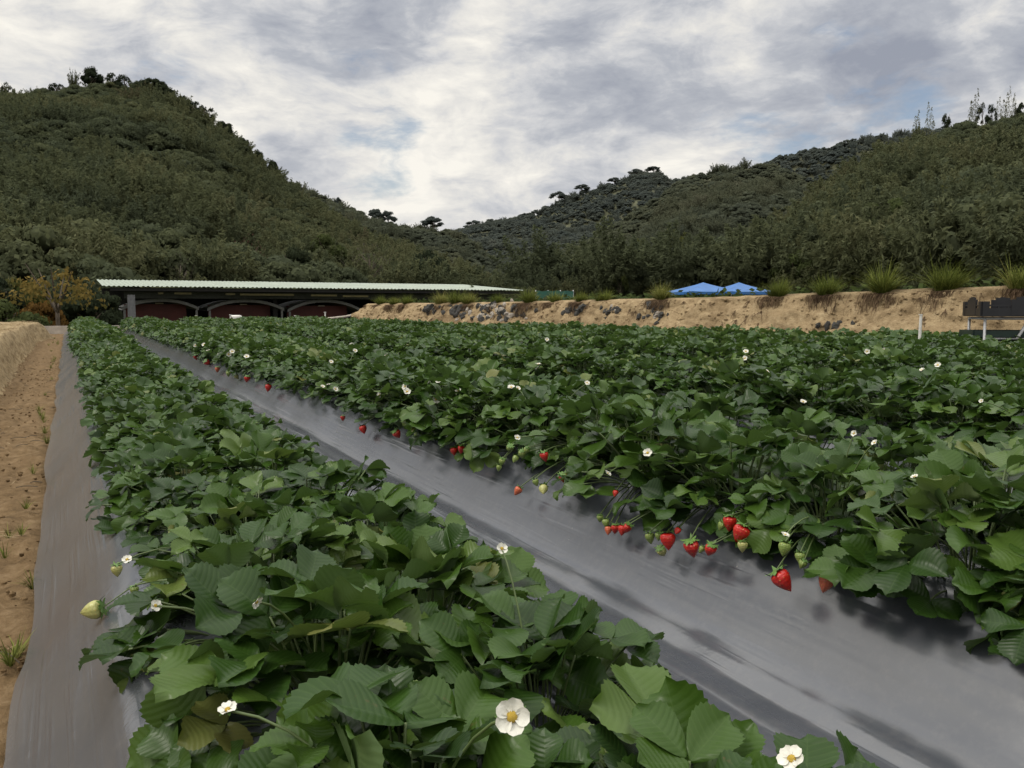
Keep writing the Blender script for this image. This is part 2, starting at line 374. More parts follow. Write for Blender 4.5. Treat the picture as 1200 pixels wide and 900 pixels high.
M['forest'] = tree_mat('forest_leaves', FOREST, (0.150, 0.155, 0.105), 0.30)
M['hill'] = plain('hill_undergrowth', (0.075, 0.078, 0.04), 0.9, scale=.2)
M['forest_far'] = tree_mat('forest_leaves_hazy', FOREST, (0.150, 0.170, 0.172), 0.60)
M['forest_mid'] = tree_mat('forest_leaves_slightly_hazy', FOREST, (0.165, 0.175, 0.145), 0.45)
M['tree_dark'] = tree_mat('dark_tree_leaves', [(0, (0.018, 0.026, 0.016)), (1, (0.045, 0.055, 0.028))], inst=False)
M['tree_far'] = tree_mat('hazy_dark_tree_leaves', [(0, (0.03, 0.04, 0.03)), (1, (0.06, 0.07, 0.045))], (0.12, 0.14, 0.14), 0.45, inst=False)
M['tree_green'] = tree_mat('green_tree_leaves', [(0, (0.032, 0.048, 0.018)), (1, (0.085, 0.10, 0.036))], inst=False)
M['tree_lime'] = tree_mat('lime_tree_leaves', [(0, (0.06, 0.075, 0.022)), (1, (0.13, 0.13, 0.04))], inst=False)
M['tree_red'] = tree_mat('russet_tree_leaves', [(0, (0.06, 0.032, 0.026)), (1, (0.10, 0.062, 0.042))], inst=False)
M['tree_grey'] = tree_mat('grey_brown_twigs', [(0, (0.06, 0.052, 0.042)), (1, (0.10, 0.088, 0.07))], inst=False)
M['tree_gold'] = tree_mat('golden_leaves', [(0, (0.09, 0.05, 0.018)), (0.5, (0.14, 0.08, 0.022)), (1, (0.22, 0.14, 0.04))], inst=False)
M['tree_mix'] = tree_mat('green_gold_leaves', [(0, (0.03, 0.042, 0.018)), (0.42, (0.06, 0.07, 0.022)), (0.56, (0.11, 0.095, 0.028)), (0.8, (0.20, 0.14, 0.04)), (1, (0.27, 0.21, 0.06))], inst=False)
M['plume'] = tree_mat('pale_bamboo_leaves', [(0, (0.12, 0.125, 0.08)), (1, (0.20, 0.20, 0.13))], inst=False, trans=.45)
M['bamboo'] = tree_mat('bamboo_leaves', [(0, (0.045, 0.052, 0.024)), (1, (0.10, 0.105, 0.045))], inst=False)
M['grass'] = tree_mat('grass_blades', [(0, (0.07, 0.095, 0.02)), (0.6, (0.15, 0.175, 0.04)), (1, (0.30, 0.26, 0.10))], inst=False, trans=0.25)
M['dryroot'] = tree_mat('dry_grass_roots', [(0, (0.13, 0.085, 0.055)), (1, (0.28, 0.195, 0.12))], inst=False)
M['crop'] = tree_mat('terrace_crop_leaves', [(0, (0.022, 0.036, 0.012)), (1, (0.05, 0.072, 0.024))], inst=False)

# ------------------------------------------------------------------ strawberry foliage
def leaflet(rng, nt_, nc, L, W, fold, curl, roll):
    """obovate, serrated, folded leaflet: base at 0, along +Y, upper side +Z"""
    rows = 2*nt_+1 if nt_ else 4
    s = np.linspace(0, 1, rows)
    prof = np.sin(PI*np.clip(s, 0, 1)**0.92)**0.60*(0.80+0.26*s)
    prof = np.where(s < 0.02, 0.06, prof)
    prof[-1] = 0.05
    tooth = np.zeros(rows)
    if nt_ > 3:
        tooth = np.where(np.arange(rows) % 2 == 0, 0.030, -0.034)
        tooth[:4] = 0; tooth[-1] = 0.0
    u = np.linspace(-1, 1, nc)
    S, Ug = np.meshgrid(s, u, indexing='ij')
    a = np.abs(Ug)
    wid = (prof[:, None] + (tooth[:, None])*(a**6))*W/2
    x = Ug*wid
    y = L*(S*0.88 + (0.16*np.sin(PI*S)**0.7)*a**1.4 + tooth[:, None]*0.55*(a**6)*np.sin(PI*S)**.5)
    y = np.where(S > 0.99, L*(0.97), y)
    ph = rng.uniform(0, 6)
    z = fold*np.abs(x) - 0.10*fold*a**3*L + curl*L*(S**2)*-1 + roll*L*0.12*np.sin(ph+S*5)*Ug
    if nt_ > 3:
        z = z - np.where(np.arange(rows) % 2 == 0, 0.007, 0.0)[:, None]*L*np.sin(PI*a)**.5
    z += 0.022*L*np.sin(Ug*4+ph)*S
    P = np.stack([x, y, z], -1)
    UV = np.stack([Ug, S], -1)
    return P, UV
def rotx(a): c, s = math.cos(a), math.sin(a); return np.array([[1, 0, 0], [0, c, -s], [0, s, c]])
def roty(a): c, s = math.cos(a), math.sin(a); return np.array([[c, 0, s], [0, 1, 0], [-s, 0, c]])
def rotz(a): c, s = math.cos(a), math.sin(a); return np.array([[c, -s, 0], [s, c, 0], [0, 0, 1]])
def add_trifoliate(mb, st, rng, base, tip, phi, pitch, rollang, size, tone, lod):
    nt_, nc = {0: (9, 7), 1: (4, 5), 2: (0, 3)}[lod]
    Rl = rotz(phi-PI/2) @ rotx(pitch) @ roty(rollang)
    for k, az in enumerate((0, rng.uniform(68, 88), -rng.uniform(68, 88))):
        L = size*rng.uniform(0.92, 1.08)*(1.0 if k == 0 else 0.94)
        P, UV = leaflet(rng, nt_, nc, L, L*rng.uniform(0.86, 1.0), rng.uniform(0.10, 0.60), rng.uniform(-0.22, 0.26), rng.uniform(0, 1.1))
        P = P + np.array([0, size*0.07 if k == 0 else size*0.02, 0])
        P = P @ rotx(rng.uniform(-0.15, 0.35)).T @ rotz(rad(az)).T
        P = P @ Rl.T + tip
        mb.grid(P, np.clip(tone+rng.normal(0, 0.02), 0, 1), UV)
    if lod < 2 and st is not None:
        m = (base+tip)/2 + np.array([0, 0, 0.15*np.linalg.norm(tip-base)])
        t = np.linspace(0, 1, 5)[:, None]
        st.tube((1-t)**2*base+2*t*(1-t)*m+t*t*tip, 0.0013, 4)
def plant_meshes(seed, lod, n=52, R=0.135, Ht=0.112, size=0.053, skirt=18):
    rng = np.random.default_rng(seed)
    mb, st = MB(), MB()
    for i in range(n):
        f = (i+0.5)/n
        r = R*f**0.55*rng.uniform(0.85, 1.18)
        phi = i*2.39996+rng.uniform(-.4, .4)
        h = Ht*(1.0-1.02*f**1.9)+rng.normal(0, 0.011)
        if i % 4 == 3: h *= rng.uniform(.25, .7)
        tip = np.array([r*math.cos(phi), r*math.sin(phi), max(-0.012, h)])
        base = np.array([0.02*math.cos(phi), 0.02*math.sin(phi), -0.01])
        pitch = rad(26)*(1-f)-rad(34)*f**1.5+rng.normal(0, 0.27)
        tone = np.clip(rng.normal(0.46, 0.20), 0.03, 0.82)
        if rng.random() < 0.09: tone = rng.uniform(0.82, 0.97)
        add_trifoliate(mb, st, rng, base, tip, phi+rng.normal(0, .5), pitch, rng.normal(0, 0.3), size*rng.uniform(0.70, 1.22), tone, lod)
    for i in range(skirt):
        phi = i*2*PI/skirt+rng.uniform(-.2, .2); r = R*rng.uniform(.75, 1.12); h = rng.uniform(.0, .055)-.25*max(0, r-R*.9)
        tip = np.array([r*math.cos(phi), r*math.sin(phi), h]); base = np.array([0.02*math.cos(phi), 0.02*math.sin(phi), -0.01])
        add_trifoliate(mb, st, rng, base, tip, phi+rng.normal(0, .35), rad(-14)-abs(rng.normal(0, .30)), rng.normal(0, .25), size*rng.uniform(.75, 1.1), np.clip(rng.normal(.40, .18), .03, .8), lod)
    return mb.mesh('foliage', M['leaf']), (st.mesh('stalks', M['stalk']) if st.v else None)
HI = [plant_meshes(100+i, 0) for i in range(10)]
HI2 = [plant_meshes(150+i, 0, 62, 0.138, 0.108, 0.043) for i in range(10)]
MID = [plant_meshes(200+i, 1, 62, 0.138, 0.108, 0.043) for i in range(8)]

BED0, PITCHX, NBED = 0.28, 1.12, 7
BX = [BED0]+[1.235+PITCHX*k for k in range(NBED-1)]
YEND = 19.2
FOOT = [(10.5, -4), (8.6, 1.0), (7.9, 3.0), (7.35, 4.6), (6.6, 7.0), (6.1, 9.5), (5.6, 12.5), (5.2, 15), (4.9, 16.8), (5.3, 17.6)]
def foot_x(y):
    ys = [p[1] for p in FOOT[:-1]]; xs = [p[0] for p in FOOT[:-1]]
    return float(np.interp(y, ys, xs)) if y < 16.8 else 5.0+(y-16.8)*.3
def sstep(a, b, x): t = np.clip((x-a)/(b-a), 0, 1); return t*t*(3-2*t)
def film_z(x, c): 
    d = np.abs(x-c); return 0.185 - 0.25*np.minimum(d, .24)**2 - 0.165*sstep(0.20, 0.40, d)
def bed_of(x): return int(np.argmin([abs(x-b_) for b_ in BX]))
def surf_z(x): return float(film_z(x, BX[bed_of(x)]))
def canopy_z(x):
    b_ = bed_of(x); d = abs(x-BX[b_]); R_ = 0.265 if b_ == 0 else 0.325
    return 0.12+0.17*math.sqrt(max(0, 1-(d/R_)**2)) if d < R_ else -1
def march(px, py, grow=0.0):
    """first point where the ray reaches the plants or the film"""
    d = ray(px, py); t = 0.15
    while t < 40:
        p = EYE+d*t
        if p[2] < surf_z(p[0])+grow or p[2] < canopy_z(p[0])+grow*0.5: return p
        t += 0.006
    return EYE+d*t

# positions of all plants
PL = []
for k, c in enumerate(BX):
    for sgn in (-1, 1):
        y = -0.5 + (0.12 if sgn > 0 else 0)+RNG.uniform(0, .1)
        while y < YEND:
            x = c-(0.02 if k == 0 else 0)+sgn*(0.068 if k == 0 else 0.14)+RNG.normal(0, 0.016)
            if x < foot_x(y)-0.30:
                z = surf_z(x)-0.012
                p = np.array([x, y, z])
                dep = depth_of(p); lat = (p-EYE)@Rv
                if dep > -0.2 and abs(lat) < dep*0.66+0.75 and np.hypot(x, y) > 0.30:
                    PL.append((math.hypot(x, y), k, sgn, p))
            y += 0.235+RNG.normal(0, 0.02)
PL.sort(key=lambda a: a[0])
NEAR = PL[:300]; FAR = PL[300:]
plants = []
BEDNAME = ['bed beside the path', 'second bed from the path', 'third bed from the path', 'fourth bed from the path', 'fifth bed from the path', 'sixth bed from the path', 'seventh bed from the path']
for i, (dist, k, sgn, p) in enumerate(NEAR):
    var = ((HI if dist < 0.95 and k == 0 else HI2) if dist < 4.5 else MID)[RNG.integers(0, 10 if dist < 4.5 else 8)]
    o = empty('strawberry_plant', tuple(p), RNG.uniform(0, 2*PI), RNG.uniform(0.92, 1.14)*(0.87 if k == 0 else 1.14))
    link('foliage', var[0], o)
    if var[1]: link('stalks', var[1], o)
    plants.append(dict(o=o, k=k, sgn=sgn, p=p, red=0, green=0, fl=0))
def nearest(p, k=None):
    best = min((q for q in plants if k is None or q['k'] == k), key=lambda q: np.linalg.norm((q['p']-p)[:2]))
    return best

# ---- geometry-node scatter (only for things nobody could count)
def scatter(name, pts, rots, scl, idx, tint, meshes, label):
    pc = bpy.data.collections.new(name+'_shapes')
    for i, me in enumerate(meshes):
        o = bpy.data.objects.new('%s_shape_%02d' % (name, i), me); pc.objects.link(o)
    me = bpy.data.meshes.new(name); me.vertices.add(len(pts)); me.vertices.foreach_set('co', np.asarray(pts, np.float32).ravel())
    for an, ty, dat in (('rot', 'FLOAT_VECTOR', rots), ('scl', 'FLOAT', scl), ('idx', 'INT', idx), ('tint', 'FLOAT', tint)):
        a = me.attributes.new(an, ty, 'POINT')
        a.data.foreach_set('vector' if ty == 'FLOAT_VECTOR' else 'value', np.asarray(dat, np.int32 if ty == 'INT' else np.float32).ravel())
    me.update()
    o = link(name, me)
    ng = bpy.data.node_groups.new(name+'_scatter', 'GeometryNodeTree')
    ng.interface.new_socket('Geometry', in_out='INPUT', socket_type='NodeSocketGeometry')
    ng.interface.new_socket('Geometry', in_out='OUTPUT', socket_type='NodeSocketGeometry')
    N, Lk = ng.nodes, ng.links
    gi, go = N.new('NodeGroupInput'), N.new('NodeGroupOutput')
    m2p = N.new('GeometryNodeMeshToPoints'); iop = N.new('GeometryNodeInstanceOnPoints')
    ci = N.new('GeometryNodeCollectionInfo'); ci.inputs['Collection'].default_value = pc
    ci.inputs['Separate Children'].default_value = True; ci.inputs['Reset Children'].default_value = True
    def na(nm, ty):
        n = N.new('GeometryNodeInputNamedAttribute'); n.data_type = ty; n.inputs['Name'].default_value = nm; return n.outputs['Attribute']
    Lk.new(gi.outputs[0], m2p.inputs[0]); Lk.new(m2p.outputs[0], iop.inputs['Points']); Lk.new(ci.outputs[0], iop.inputs['Instance'])
    iop.inputs['Pick Instance'].default_value = True
    Lk.new(na('idx', 'INT'), iop.inputs['Instance Index'])
    e2r = N.new('FunctionNodeEulerToRotation'); Lk.new(na('rot', 'FLOAT_VECTOR'), e2r.inputs[0]); Lk.new(e2r.outputs[0], iop.inputs['Rotation'])
    Lk.new(na('scl', 'FLOAT'), iop.inputs['Scale']); Lk.new(iop.outputs[0], go.inputs[0])
    md = o.modifiers.new('scatter', 'NODES'); md.node_group = ng
    tag(o, label, kind='stuff'); return o
if FAR:
    n = len(FAR)
    rot = np.zeros((n, 3)); rot[:, 2] = RNG.uniform(0, 2*PI, n)
    scatter('distant_strawberry_plants', [f[3] for f in FAR], rot, RNG.uniform(1.05, 1.3, n), RNG.integers(0, 8, n), RNG.uniform(0, 1, n),
            [m[0] for m in MID], 'dense mass of dark green strawberry foliage filling the far field up to the bank')

# ---- berries and flowers, each a part of its plant
def berry_mesh(mat, sd, seg=14, rings=10):
    rng = np.random.default_rng(sd); mb = MB()
    t = np.linspace(0, 1, rings); an = np.linspace(0, 2*PI, seg+1)
    r = 0.5*np.sin(PI*np.clip(t*0.94+0.05, 0, 1)**0.62)**0.85; r[0] = 0.02; r[-1] = 0.015
    T, A = np.meshgrid(t, an, indexing='ij')
    rr = r[:, None]*(1+0.05*np.sin(3*A+rng.uniform(0, 6)))
    P = np.stack([rr*np.cos(A), rr*np.sin(A)*rng.uniform(.88, 1), 0.10-1.15*T], -1)
    mb.grid(P, 0.5, np.stack([A/(2*PI)*1.0, T*0.55], -1))
    return mb.mesh('berry', mat)
def calyx_mesh(n=9):
    mb = MB()
    for k in range(n):
        a = 2*PI*k/n+0.2*math.sin(k*3.1)
        d = np.array([math.cos(a), math.sin(a), 0]); s = np.array([-d[1], d[0], 0])
        up = np.array([0, 0, 1.0])
        rows = [(0.0, .05, 0.12), (.22, .13, 0.13), (.42, .10, 0.06+0.08*(k % 2)), (.60, .01, 0.02+0.16*(k % 3))]
        mb.grid(np.array([[d*r-s*wd+up*z, d*r+up*(z+.02), d*r+s*wd+up*z] for r, wd, z in rows]))
    return mb.mesh('calyx', M['sepal'])
BERRY = {m: [berry_mesh(M[m], 10+i) for i in range(3)] for m in ('ripe', 'turning', 'unripe', 'green_berry')}
CALYX = calyx_mesh()
def flower_meshes(sd):
    rng = np.random.default_rng(sd); pb, cb, sb = MB(), MB(), MB()
    for k in range(5):
        a = 2*PI*k/5+rng.normal(0, .06)
        rows = []
        for t in np.linspace(0, 1, 6):
            wd = 0.285*math.sin(PI*min(1, t*0.86+0.06))**0.6+0.01
            r = 0.10+0.46*t
            rows.append([np.array([r, u*wd, 0.03+0.20*t*t-0.10*t**4+0.09*u*u+.03*math.sin(k*2.3+t*3)+rng.normal(0, .006)]) for u in (-1, -.5, 0, .5, 1)])
        pb.grid(np.array(rows) @ rotz(a).T + np.array([0, 0, 0.004*(k % 2)]))
    t = np.linspace(0, 1, 5); an = np.linspace(0, 2*PI, 11)
    T, A = np.meshgrid(t, an, indexing='ij')
    cb.grid(np.stack([.19*np.sin(T*PI/2)*np.cos(A), .19*np.sin(T*PI/2)*np.sin(A), .04+.13*np.cos(T*PI/2)], -1))
    for k in range(5):
        a = 2*PI*(k+.5)/5
        rows = [[np.array([r, u*wd, -0.01-0.02*r]) for u in (-1, 0, 1)] for r, wd in ((.05, .08), (.25, .12), (.42, .08), (.56, .01))]
        sb.grid(np.array(rows) @ rotz(a).T)
    return pb.mesh('petals', M['petal']), cb.mesh('flower_centre', M['pollen']), sb.mesh('sepals', M['sepal'])
FLOWERS = [flower_meshes(40+i) for i in range(4)]
bpy.context.view_layer.update()
for q in plants: q['inv'] = (Matrix.Translation(q['o'].location) @ q['o'].rotation_euler.to_matrix().to_4x4() @ Matrix.Diagonal((*q['o'].scale, 1))).inverted()
STALK_M = M['stalk']
def stalk_to(q, p, sag=0.02):
    b = np.array(q['p'])+np.array([0, 0, 0.02]); 
    m = (b+p)/2+np.array([0, 0, 0.045])
    t = np.linspace(0, 1, 7)[:, None]
    pts = (1-t)**2*b+2*t*(1-t)*m+t*t*p
    loc = np.array([q['inv'] @ Vector(v) for v in pts])
    mb = MB(); mb.tube(loc, 0.0011, 5); return mb.mesh('fruit_stalk', STALK_M)
def put_berry(px, py, size_px, kind, lie=None):
    p = march(px, py, 0.004); size = size_px/FPX*depth_of(p)
    size = min(max(size, 0.010), 0.048)
    p = p - ray(px, py)*size*0.55
    q = nearest(p)
    p[2] = max(p[2], surf_z(p[0])+size*0.60)
    rx = RNG.normal(0, 0.45) if lie is None else lie[0]
    Mw = Matrix.Translation(p+np.array([0, 0, size*.25])) @ Matrix.Rotation(RNG.uniform(0, 6) if lie is None else lie[1], 4, 'Z') @ Matrix.Rotation(rx, 4, 'X') @ Matrix.Diagonal((size, size, size, 1))
    b = link('berry', BERRY[kind][RNG.integers(0, 3)], q['o'], q['inv'] @ Mw)
    link('calyx', CALYX, b)
    tip = np.array(Mw @ Vector((0, 0, 0.12)))
    link('fruit_stalk', stalk_to(q, tip), q['o'])
    if kind in ('ripe', 'turning'): q['red'] += 1
    else: q['green'] += 1
    if kind != 'ripe': b['label'] = {'turning': 'orange-red half ripe berry', 'unripe': 'pale yellow unripe berry', 'green_berry': 'small green unripe berry'}[kind]
BER = [(659,559,11,'ripe'),(722,577,7,'ripe'),(713,620,9,'turning'),(721,618,10,'ripe'),(730,619,11,'ripe'),(737,618,11,'ripe'),(703,606,8,'green_berry'),(710,611,9,'green_berry'),
 (782,630,18,'ripe'),(761,628,12,'green_berry'),(772,627,9,'green_berry'),(774,646,12,'unripe'),(809,640,19,'ripe'),(834,643,14,'ripe'),(824,643,8,'green_berry'),(855,610,16,'ripe'),(847,615,10,'green_berry'),
 (871,622,20,'ripe'),(870,638,12,'unripe'),(911,677,24,'ripe'),(920,640,15,'green_berry'),(938,651,12,'green_berry'),(942,660,10,'green_berry'),(970,680,20,'turning'),(1186,700,21,'unripe'),(1044,626,10,'green_berry'),
 (425,502,9,'ripe'),(463,508,10,'ripe'),(402,489,6,'ripe'),(532,527,9,'ripe'),(541,525,9,'ripe'),(609,574,10,'turning'),(637,573,11,'unripe'),(637,533,11,'ripe'),(490,509,10,'green_berry'),(492,497,8,'green_berry'),
 (627,564,8,'green_berry'),(612,531,9,'green_berry'),(605,537,8,'green_berry'),(598,525,9,'green_berry'),(618,527,8,'green_berry'),(589,540,8,'green_berry'),(315,453,8,'ripe'),(290,443,7,'ripe'),(229,418,6,'ripe'),(241,425,7,'ripe'),(255,432,6,'turning'),
 (118,718,22,'unripe',(1.35,1.2)),(137,666,13,'unripe'),(157,690,10,'green_berry'),(530,527,6,'ripe'),(585,547,7,'green_berry'),(795,622,8,'ripe'),(268,437,6,'green_berry'),(276,441,6,'unripe'),(503,511,7,'green_berry')]
for b in BER: put_berry(*b)
def put_flower(px, py, size_px, tilt=None):
    p = march(px, py, 0.11 if size_px < 12 else 0.075); size = size_px/FPX*depth_of(p)
    size = float(np.clip(size*0.95, 0.0095, 0.030))
    d = ray(px, py); p = p-d*0.035
    q = nearest(p)
    if np.linalg.norm(q['p']-p) > 0.6: return
    nrm = Vector(-d*(0.75 if tilt is None else tilt)+np.array([0, 0, 0.8])+RNG.normal(0, .45, 3)).normalized()
    Mw = Matrix.Translation(p) @ nrm.to_track_quat('Z', 'Y').to_matrix().to_4x4() @ Matrix.Rotation(RNG.uniform(0, 6), 4, 'Z') @ Matrix.Diagonal((size, size, size, 1))
    fm = FLOWERS[RNG.integers(0, 4)]
    f = link('flower', fm[0], q['o'], q['inv'] @ Mw); link('flower_centre', fm[1], f); link('sepals', fm[2], f)
    link('flower_stalk', stalk_to(q, p-np.array(nrm)*size*.03), q['o'])
    q['fl'] += 1
FLO = [(600,840,36,2.5),(928,890,28,1.5),(267,832,20,0.2),(588,643,12),(784,509,9),(759,531,10),(712,555,8),(920,627,9),(378,453,5),(385,451,5),(393,456,6),(415,467,6),(445,463,7),(475,453,8),(477,459,8),
 (505,448,9),(514,446,7),(511,468,9),(537,458,7),(486,480,6),(606,513,7),(631,427,6),(630,432,6),(599,454,8),(607,455,6),(688,449,6),(468,425,6),(452,417,7),(641,398,8),(501,402,4),(196,395,4),(229,405,7),(239,404,6),(206,402,5),
 (244,411,5),(257,416,5),(268,415,7),(272,412,6),(289,418,6),(388,424,5),(412,404,5),(416,411,5),(874,412,6),(873,420,6),(1016,412,6),(1042,421,6),(1099,428,7),(1080,434,7),(1035,410,5),(899,435,5),(941,471,7),(1150,470,5),(1072,559,6),(1001,508,6),(1025,519,6),(149,656,9),(182,710,10),(300,705,9,.1)]
for f in FLO: put_flower(*f)

# labels: what a plant carries and where it stands among those
red = sorted([q for q in plants if q['red']], key=lambda q: q['p'][1])
for i, q in enumerate(red):
    tag(q['o'], 'strawberry plant with red berries %s, %s from the front' % ('in the bed beside the path' if q['k'] == 0 else 'hanging over the grey furrow film', ordinal(i)), 'strawberry plant', 'strawberry plants carrying red berries')
rest = [q for q in plants if not q['red']]
gr = sorted([q for q in rest if q['green'] and not q['red']], key=lambda q: q['p'][1])
for i, q in enumerate(gr):
    tag(q['o'], 'plant with only unripe berries, %s from front in the %s' % (ordinal([z for z in gr if z['k'] == q['k']].index(q)), BEDNAME[q['k']]), 'strawberry plant', 'strawberry plants carrying unripe berries only')
for k in range(NBED):
    fl = sorted([q for q in rest if q['fl'] and not q['green'] and q['k'] == k], key=lambda q: q['p'][1])
    for i, q in enumerate(fl):
        tag(q['o'], 'flowering plant without fruit, %s from front in the %s' % (ordinal(i), BEDNAME[k]), 'strawberry plant', 'flowering strawberry plants in the %s' % BEDNAME[k])
    for q in rest:
        if q['k'] == k and not q['fl'] and not q['green']:
            tag(q['o'], 'all-leaf strawberry plant without flower or berry in the %s' % BEDNAME[k], 'strawberry plant', 'leafy strawberry plants in the %s' % BEDNAME[k])

# ------------------------------------------------------------------ field, film, path
def strip_y(y0, y1, n, near=True):
    t = np.linspace(0, 1, n); return y0+(y1-y0)*t**2.2 if near else np.linspace(y0, y1, n)
def film(k, xl, xr, label, zlift=0.0, nx=90, ny=200):
    c = BX[k]; xs = np.linspace(xl, xr, nx); ys = strip_y(-1.5, YEND+.1, ny)
    X, Y = np.meshgrid(xs, ys)
    Z = film_z(X, c)+0.004+zlift
    P = np.stack([X, Y, Z], -1)
    Z = Z + nz(P, (12, 0.5, 1), 0.0045, 2, k*3.1)*np.clip((X-(c-.5))*8, .3, 1) + nz(P, (4.0, 3.0, 1), 0.006, 3, 5+k)
    if k == 0:
        foot = np.clip((0.0-X)/0.12, 0, 1)
        X = X - foot*(0.008*np.sin(Y*2.3)+0.006*np.sin(Y*6.1+1)+nz(P, (0, 3, 0), 0.012, 3))
        X = X - foot*0.004*np.clip(Y, 0, 20)
        Z = Z + foot*0.006
    # overlap fold in the furrow
    if k == 1:
        e = np.exp(-((X-0.84-0.012*np.sin(Y*1.7))/0.018)**2); Z = Z+0.009*e
        e = np.exp(-((X-0.78-0.01*np.sin(Y*2.9))/0.010)**2); Z = Z+0.006*e
    mb = MB(); mb.grid(np.stack([X, Y, Z], -1)[:, ::-1] if False else np.stack([X, Y, Z], -1))
    o = mb.obj('mulch_film', M['film'])
    tag(o, label, 'plastic film', 'grey mulch films over the beds'); return o
film(0, -0.082, 0.74, 'grey mulch film over the bed beside the dirt path, dusty along its outer edge')
film(1, 0.72, 1.86, 'grey mulch film of the second bed, lying bare across the furrow with red berries', 0.004)
for k in range(2, NBED):
    film(k, BX[k]-PITCHX/2-.01, BX[k]+PITCHX/2-.02, 'grey mulch film almost hidden under the leaves of the %s' % BEDNAME[k], 0.004+0.003*(k % 2), 36, 40)
# field ground under everything
mb = MB()
gx = np.linspace(-6, 13, 40); gy = np.linspace(-5, 20.3, 50)
X, Y = np.meshgrid(gx, gy); mb.grid(np.stack([X, Y, X*0-0.03], -1))
Xs = np.linspace(-6, 13, 40)
mb.grid(np.array([[(x, 20.3, -0.03) for x in Xs], [(x, 21.6, -1.45) for x in Xs]]))
mb.grid(np.array([[(-7.2, y, -1.45) for y in gy], [(-6, y, -0.03) for y in gy]]))
tag(mb.obj('field_ground', M['bed']), 'dark soil of the field terrace under the film and the plants', kind='structure')
# path
mb = MB()
xs = np.linspace(-0.72, 0.02, 60); ys = strip_y(-1.5, 20.1, 260)
X, Y = np.meshgrid(xs, ys); P = np.stack([X, Y, X*0], -1)
Z = nz(P, (7, 5, 1), 0.024, 5) + nz(P, (30, 22, 1), 0.009, 3, 4)-0.008*np.clip(1-np.abs(X+.22)/.12, 0, 1)
mb.grid(np.stack([X, Y, Z-0.004], -1))
tag(mb.obj('dirt_path', M['path']), 'sandy orange-brown dirt path between the straw bund and the first bed', kind='structure')
# straw-covered bund left of the path
def bund_z(d, y): return 0.30*sstep(0, 0.17, d) + 0.02*sstep(0.2, 1.0, d)
mb = MB(); ds = np.concatenate([np.linspace(0, 0.2, 26), np.linspace(0.24, 1.5, 26)]); ys = np.linspace(-2.5, 17.2, 240)
def bund_x(y): return -0.385-0.005*y+0.012*math.sin(y*1.1)+np.clip((y-14.5)/2.7, 0, 1)**2*0.25
rows = []
for y in ys:
    end = math.sqrt(max(0.0, 1-max(0, (y-16.4)/0.8)**2))
    rows.append([(bund_x(y)-d, y, bund_z(d, y)*end*(0.95+.05*math.sin(y*2))-0.01) for d in ds])
P = np.array(rows); P[..., 2] += nz(P, (3, 3, 3), 0.018, 4); P[..., 0] += nz(P, (5, 5, 9), 0.016, 4, 9)
mb.grid(P[:, ::-1]); BUND = P
tag(mb.obj('earth_bund', M['straw_mat']), 'low earth bund under combed dry straw, left of the dirt path', 'earth bund')
mb = MB(); n = 5200
yy = 2.3+14.3*RNG.random(n)**1.5; dd = RNG.random(n)**1.3*0.5
base = np.array([(bund_x(y)-d, y, bund_z(d, y)*(0.95+.05*math.sin(y*2))+0.004) for y, d in zip(yy, dd)])
dirx = np.where(dd < 0.16, 1.0, 1.0)
ax = unit(np.stack([0.14*dirx+RNG.normal(0, .10, n), RNG.normal(0, .16, n), np.where(dd < .17, -0.33, -0.02)+RNG.normal(0, .05, n)], -1))
nor = unit(np.stack([np.full(n, .7), RNG.normal(0, .4, n), np.full(n, .7)], -1))
mb.leaves(base+nor*0.012, ax, nor, RNG.uniform(.05, .13, n), 0.003, RNG.random(n))
n = 420; yy = 1.3+9*RNG.random(n)**1.6
mb.leaves(np.stack([-.60+.50*RNG.random(n)**1.4, yy, np.full(n, .012)], -1), unit(np.stack([RNG.normal(0, 1, n), RNG.normal(0, 1, n), RNG.normal(0, .08, n)], -1)), np.tile([0, 0, 1.0], (n, 1)), RNG.uniform(.02, .06, n), .0022, RNG.random(n))
tag(mb.obj('straw', M['straw']), 'loose strands of dry straw combed down the side of the bund', kind='stuff')
# small clods and scraps on the path
mb = MB()
def blob(mb, c, r, rng, tone=.5, mi=0, flat=.7, seg=7, rings=5):
    t = np.linspace(0, PI, rings); an = np.linspace(0, 2*PI, seg, endpoint=False)
    jit = rng.uniform(.72, 1.25, (rings, seg)); jit[0] = jit[0, 0]; jit[-1] = jit[-1, 0]
    T, A = np.meshgrid(t, an, indexing='ij')
    st = rng.uniform(.75, 1.3, 3)
    P = np.stack([np.sin(T)*np.cos(A)*st[0], np.sin(T)*np.sin(A)*st[1], np.cos(T)*flat*st[2]], -1)*jit[..., None]*r
    P = np.concatenate([P, P[:, :1]], 1)
    mb.grid(P @ rotz(rng.uniform(0, 6)).T+np.array(c), tone, None, mi)
for i in range(900):
    y = 1.4+9*RNG.random()**1.8; x = RNG.uniform(-.62, -.07)
    blob(mb, (x, y, 0.0), RNG.uniform(.002, .0075), RNG, seg=6, rings=4)
tag(mb.obj('dirt_clods', M['path'], smooth=False), 'small crumbs of sandy soil scattered over the dirt path', kind='stuff')
mb = MB()
for i in range(70):
    y = 1.4+7*RNG.random()**1.6; x = RNG.uniform(-.6, -.1); a = RNG.uniform(0, PI); L = RNG.uniform(.02, .07)
    t = np.linspace(-1, 1, 4)[:, None]
    mb.tube(np.array([x, y, .010])+t*np.array([math.cos(a), math.sin(a), 0])*L/2+np.array([0, 0, .004])*(1-t*t), .0012, 4)
tag(mb.obj('twig_litter', M['bark']), 'thin dark twigs and root bits littering the dirt path', kind='stuff')
